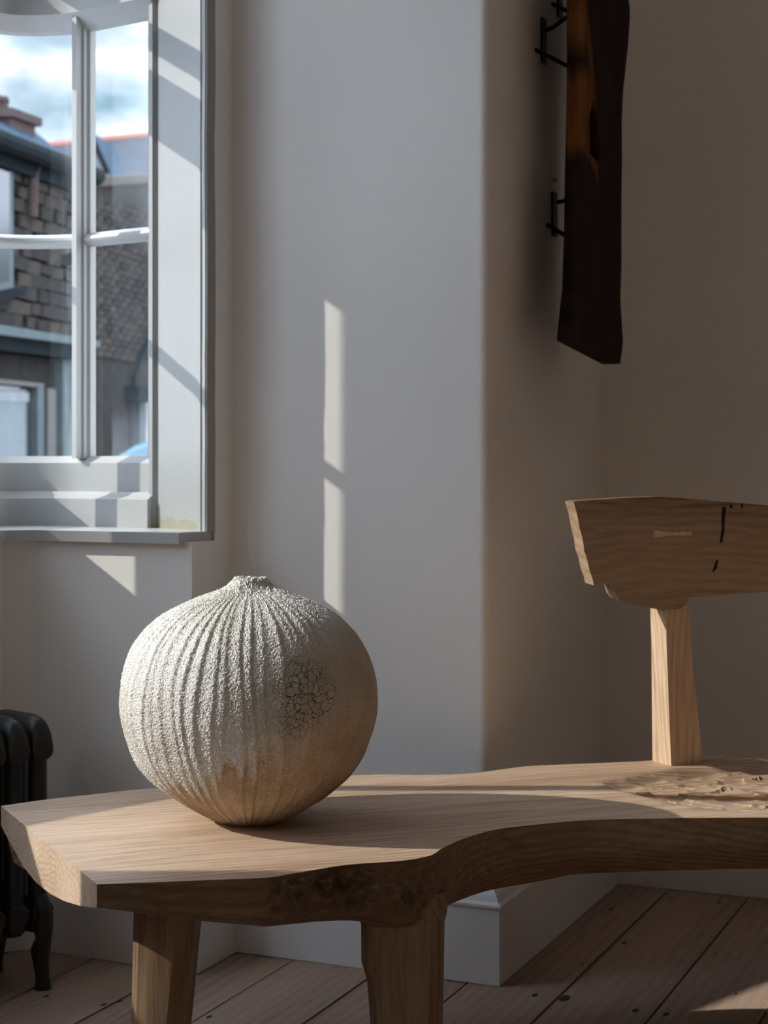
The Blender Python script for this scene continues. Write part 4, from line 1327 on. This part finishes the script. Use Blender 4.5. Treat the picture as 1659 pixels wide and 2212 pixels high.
# --- white gabled house between them
Gp = Plane(130, 25.6, 240, 25.9)
h3 = empty('gabled_house', Gp.ptz(180, ZG))
tag(h3, 'small white rendered gable with blue slate roof above the stone walls', 'house')
part('gable_wall', bm_mesh('gable_wall', Gp.slab([(128, 1190), (128, 380), (195, 302), (226, 374), (221, 380), (221, 1190)], -.2, 0)), M_RENDER, h3)
part('bargeboard', bm_mesh('bargeboard', Gp.slab([(122, 376), (196, 288), (234, 374), (227, 376), (196, 304), (130, 384)], 0, .12)), M_GUTTER, h3)
Gb = Plane(130, 28.0, 240, 28.3)
part('roof', bm_mesh('gabled_roof', quad_solid([Gp.pt(196, 287, .1), Gp.pt(234, 376, .1), Gb.pt(276, 382), Gb.pt(252, 322)], .06)), M_SLATE, h3)
part('side_wall', bm_mesh('gabled_side_wall', quad_solid([Gp.pt(224, 378), Gb.pt(272, 384), Gb.pt(272, 440), Gp.pt(224, 440)], .5)), M_GUTTER, h3)

# --- big grey slate roof behind
Rf = Plane(60, 34.0, 380, 30.0)
h4 = empty('slate_roofed_house', Rf.ptz(220, ZG))
tag(h4, 'long grey slate roof with terracotta ridge tiles behind the white gable', 'house')
Rb = Plane(60, 34.0, 380, 30.0); Rb.p0 = Rb.p0 + Vector((-.3, 3)); Rb.p1 = Rb.p1 + Vector((-.3, 3))
ra, rb_ = Rb.pt(60, 319), Rb.pt(380, 286)
part('roof', bm_mesh('slate_roof', quad_solid([Rf.pt(60, 400), Rf.pt(380, 392), rb_, ra], .08)), M_SLATE2, h4)
nt_ = 26
for i in range(nt_):
    p_ = ra + (rb_ - ra) * (i / nt_); q_ = ra + (rb_ - ra) * ((i + .94) / nt_)
    part('ridge_tile', bm_mesh('ridge_tile', tube_bm([p_ + Vector((0, 0, .0)), q_ + Vector((0, 0, .0))], .085, None, 8)), M_TERRA, h4)
wa, wb = Rf.pt(60, 400), Rf.pt(380, 392)
part('wall', bm_mesh('slate_house_wall', prism_bm([wa.xy, wb.xy, (wb + W(0, 3)).xy, (wa + W(0, 3)).xy], ZG, min(wa.z, wb.z) - .05)), M_MORTAR, h4)

# --- parked car, only its roof shows above the sill
car = empty('parked_car', W(-2.12, 14.4, ZG))
car.rotation_euler = (0, 0, YAW)
tag(car, 'pale blue parked car seen low in the right window pane', 'car')
def car_part(name, me, mat):
    return link(name, me, mat, car)
L0, L1 = -1.05, 2.9
secs = [(-.56, .30, .60, .50), (-.50, .24, .80, .62), (-.36, .22, 1.10, .74), (-.2, .2, 1.32, .78), (.05, .2, 1.50, .80), (.5, .2, 1.585, .81), (1.1, .2, 1.60, .81), (1.7, .2, 1.52, .81), (2.2, .2, 1.22, .80), (2.6, .22, 1.0, .78), (3.2, .24, .9, .74), (3.45, .3, .62, .6)]
bm = bmesh.new(); rgs = []
for x_, zb_, zt_, hw in secs:
    ring = []
    tw = hw * .72
    for (yy, zz) in ((-hw * .95, zb_), (-hw, .45), (-hw, .78 if zt_ > .9 else zt_ * .8), (-(hw + tw) / 2, max(.8, zt_ * .78) if zt_ > 1 else zt_ * .9), (-tw, zt_ - .05), (-tw * .5, zt_), (tw * .5, zt_), (tw, zt_ - .05), ((hw + tw) / 2, max(.8, zt_ * .78) if zt_ > 1 else zt_ * .9), (hw, .78 if zt_ > .9 else zt_ * .8), (hw, .45), (hw * .95, zb_)):
        ring.append(bm.verts.new((x_, yy, zz)))
    rgs.append(ring)
for a_, b_ in zip(rgs, rgs[1:]):
    for i in range(12): bm.faces.new((a_[i], a_[(i + 1) % 12], b_[(i + 1) % 12], b_[i]))
bm.faces.new(rgs[0]); bm.faces.new(rgs[-1][::-1])
bmesh.ops.recalc_face_normals(bm, faces=bm.faces)
bmesh.ops.subdivide_edges(bm, edges=bm.edges[:], cuts=1, use_grid_fill=True, smooth=.6)
car_part('body', bm_mesh('car_body', bm, True), M_CARB)
for sg in (-1, 1):
    for x_ in (.25, 2.55):
        bm = tube_bm([(x_, sg * .70, .30), (x_, sg * .84, .30)], .30, None, 20)
        wl = car_part('wheel', bm_mesh('wheel', bm, True, 40), M_TYRE)
        hb = link('hub_cap', bm_mesh('hub_cap', tube_bm([(x_, sg * .84, .30), (x_, sg * .855, .30)], .17, None, 16)), M_RENDER, wl)
    bm = bmesh.new()
    v_ = [bm.verts.new(p) for p in ((.25, sg * .80, .90), (1.95, sg * .80, .90), (1.62, sg * .715, 1.36), (.35, sg * .715, 1.36))]
    w_ = [bm.verts.new((p.co.x, p.co.y - sg * .05, p.co.z)) for p in v_]
    bm.faces.new(v_); bm.faces.new(w_[::-1])
    for i in range(4): bm.faces.new((v_[i], v_[(i + 1) % 4], w_[(i + 1) % 4], w_[i]))
    car_part('side_window', bm_mesh('side_window', bm), M_DARKG)
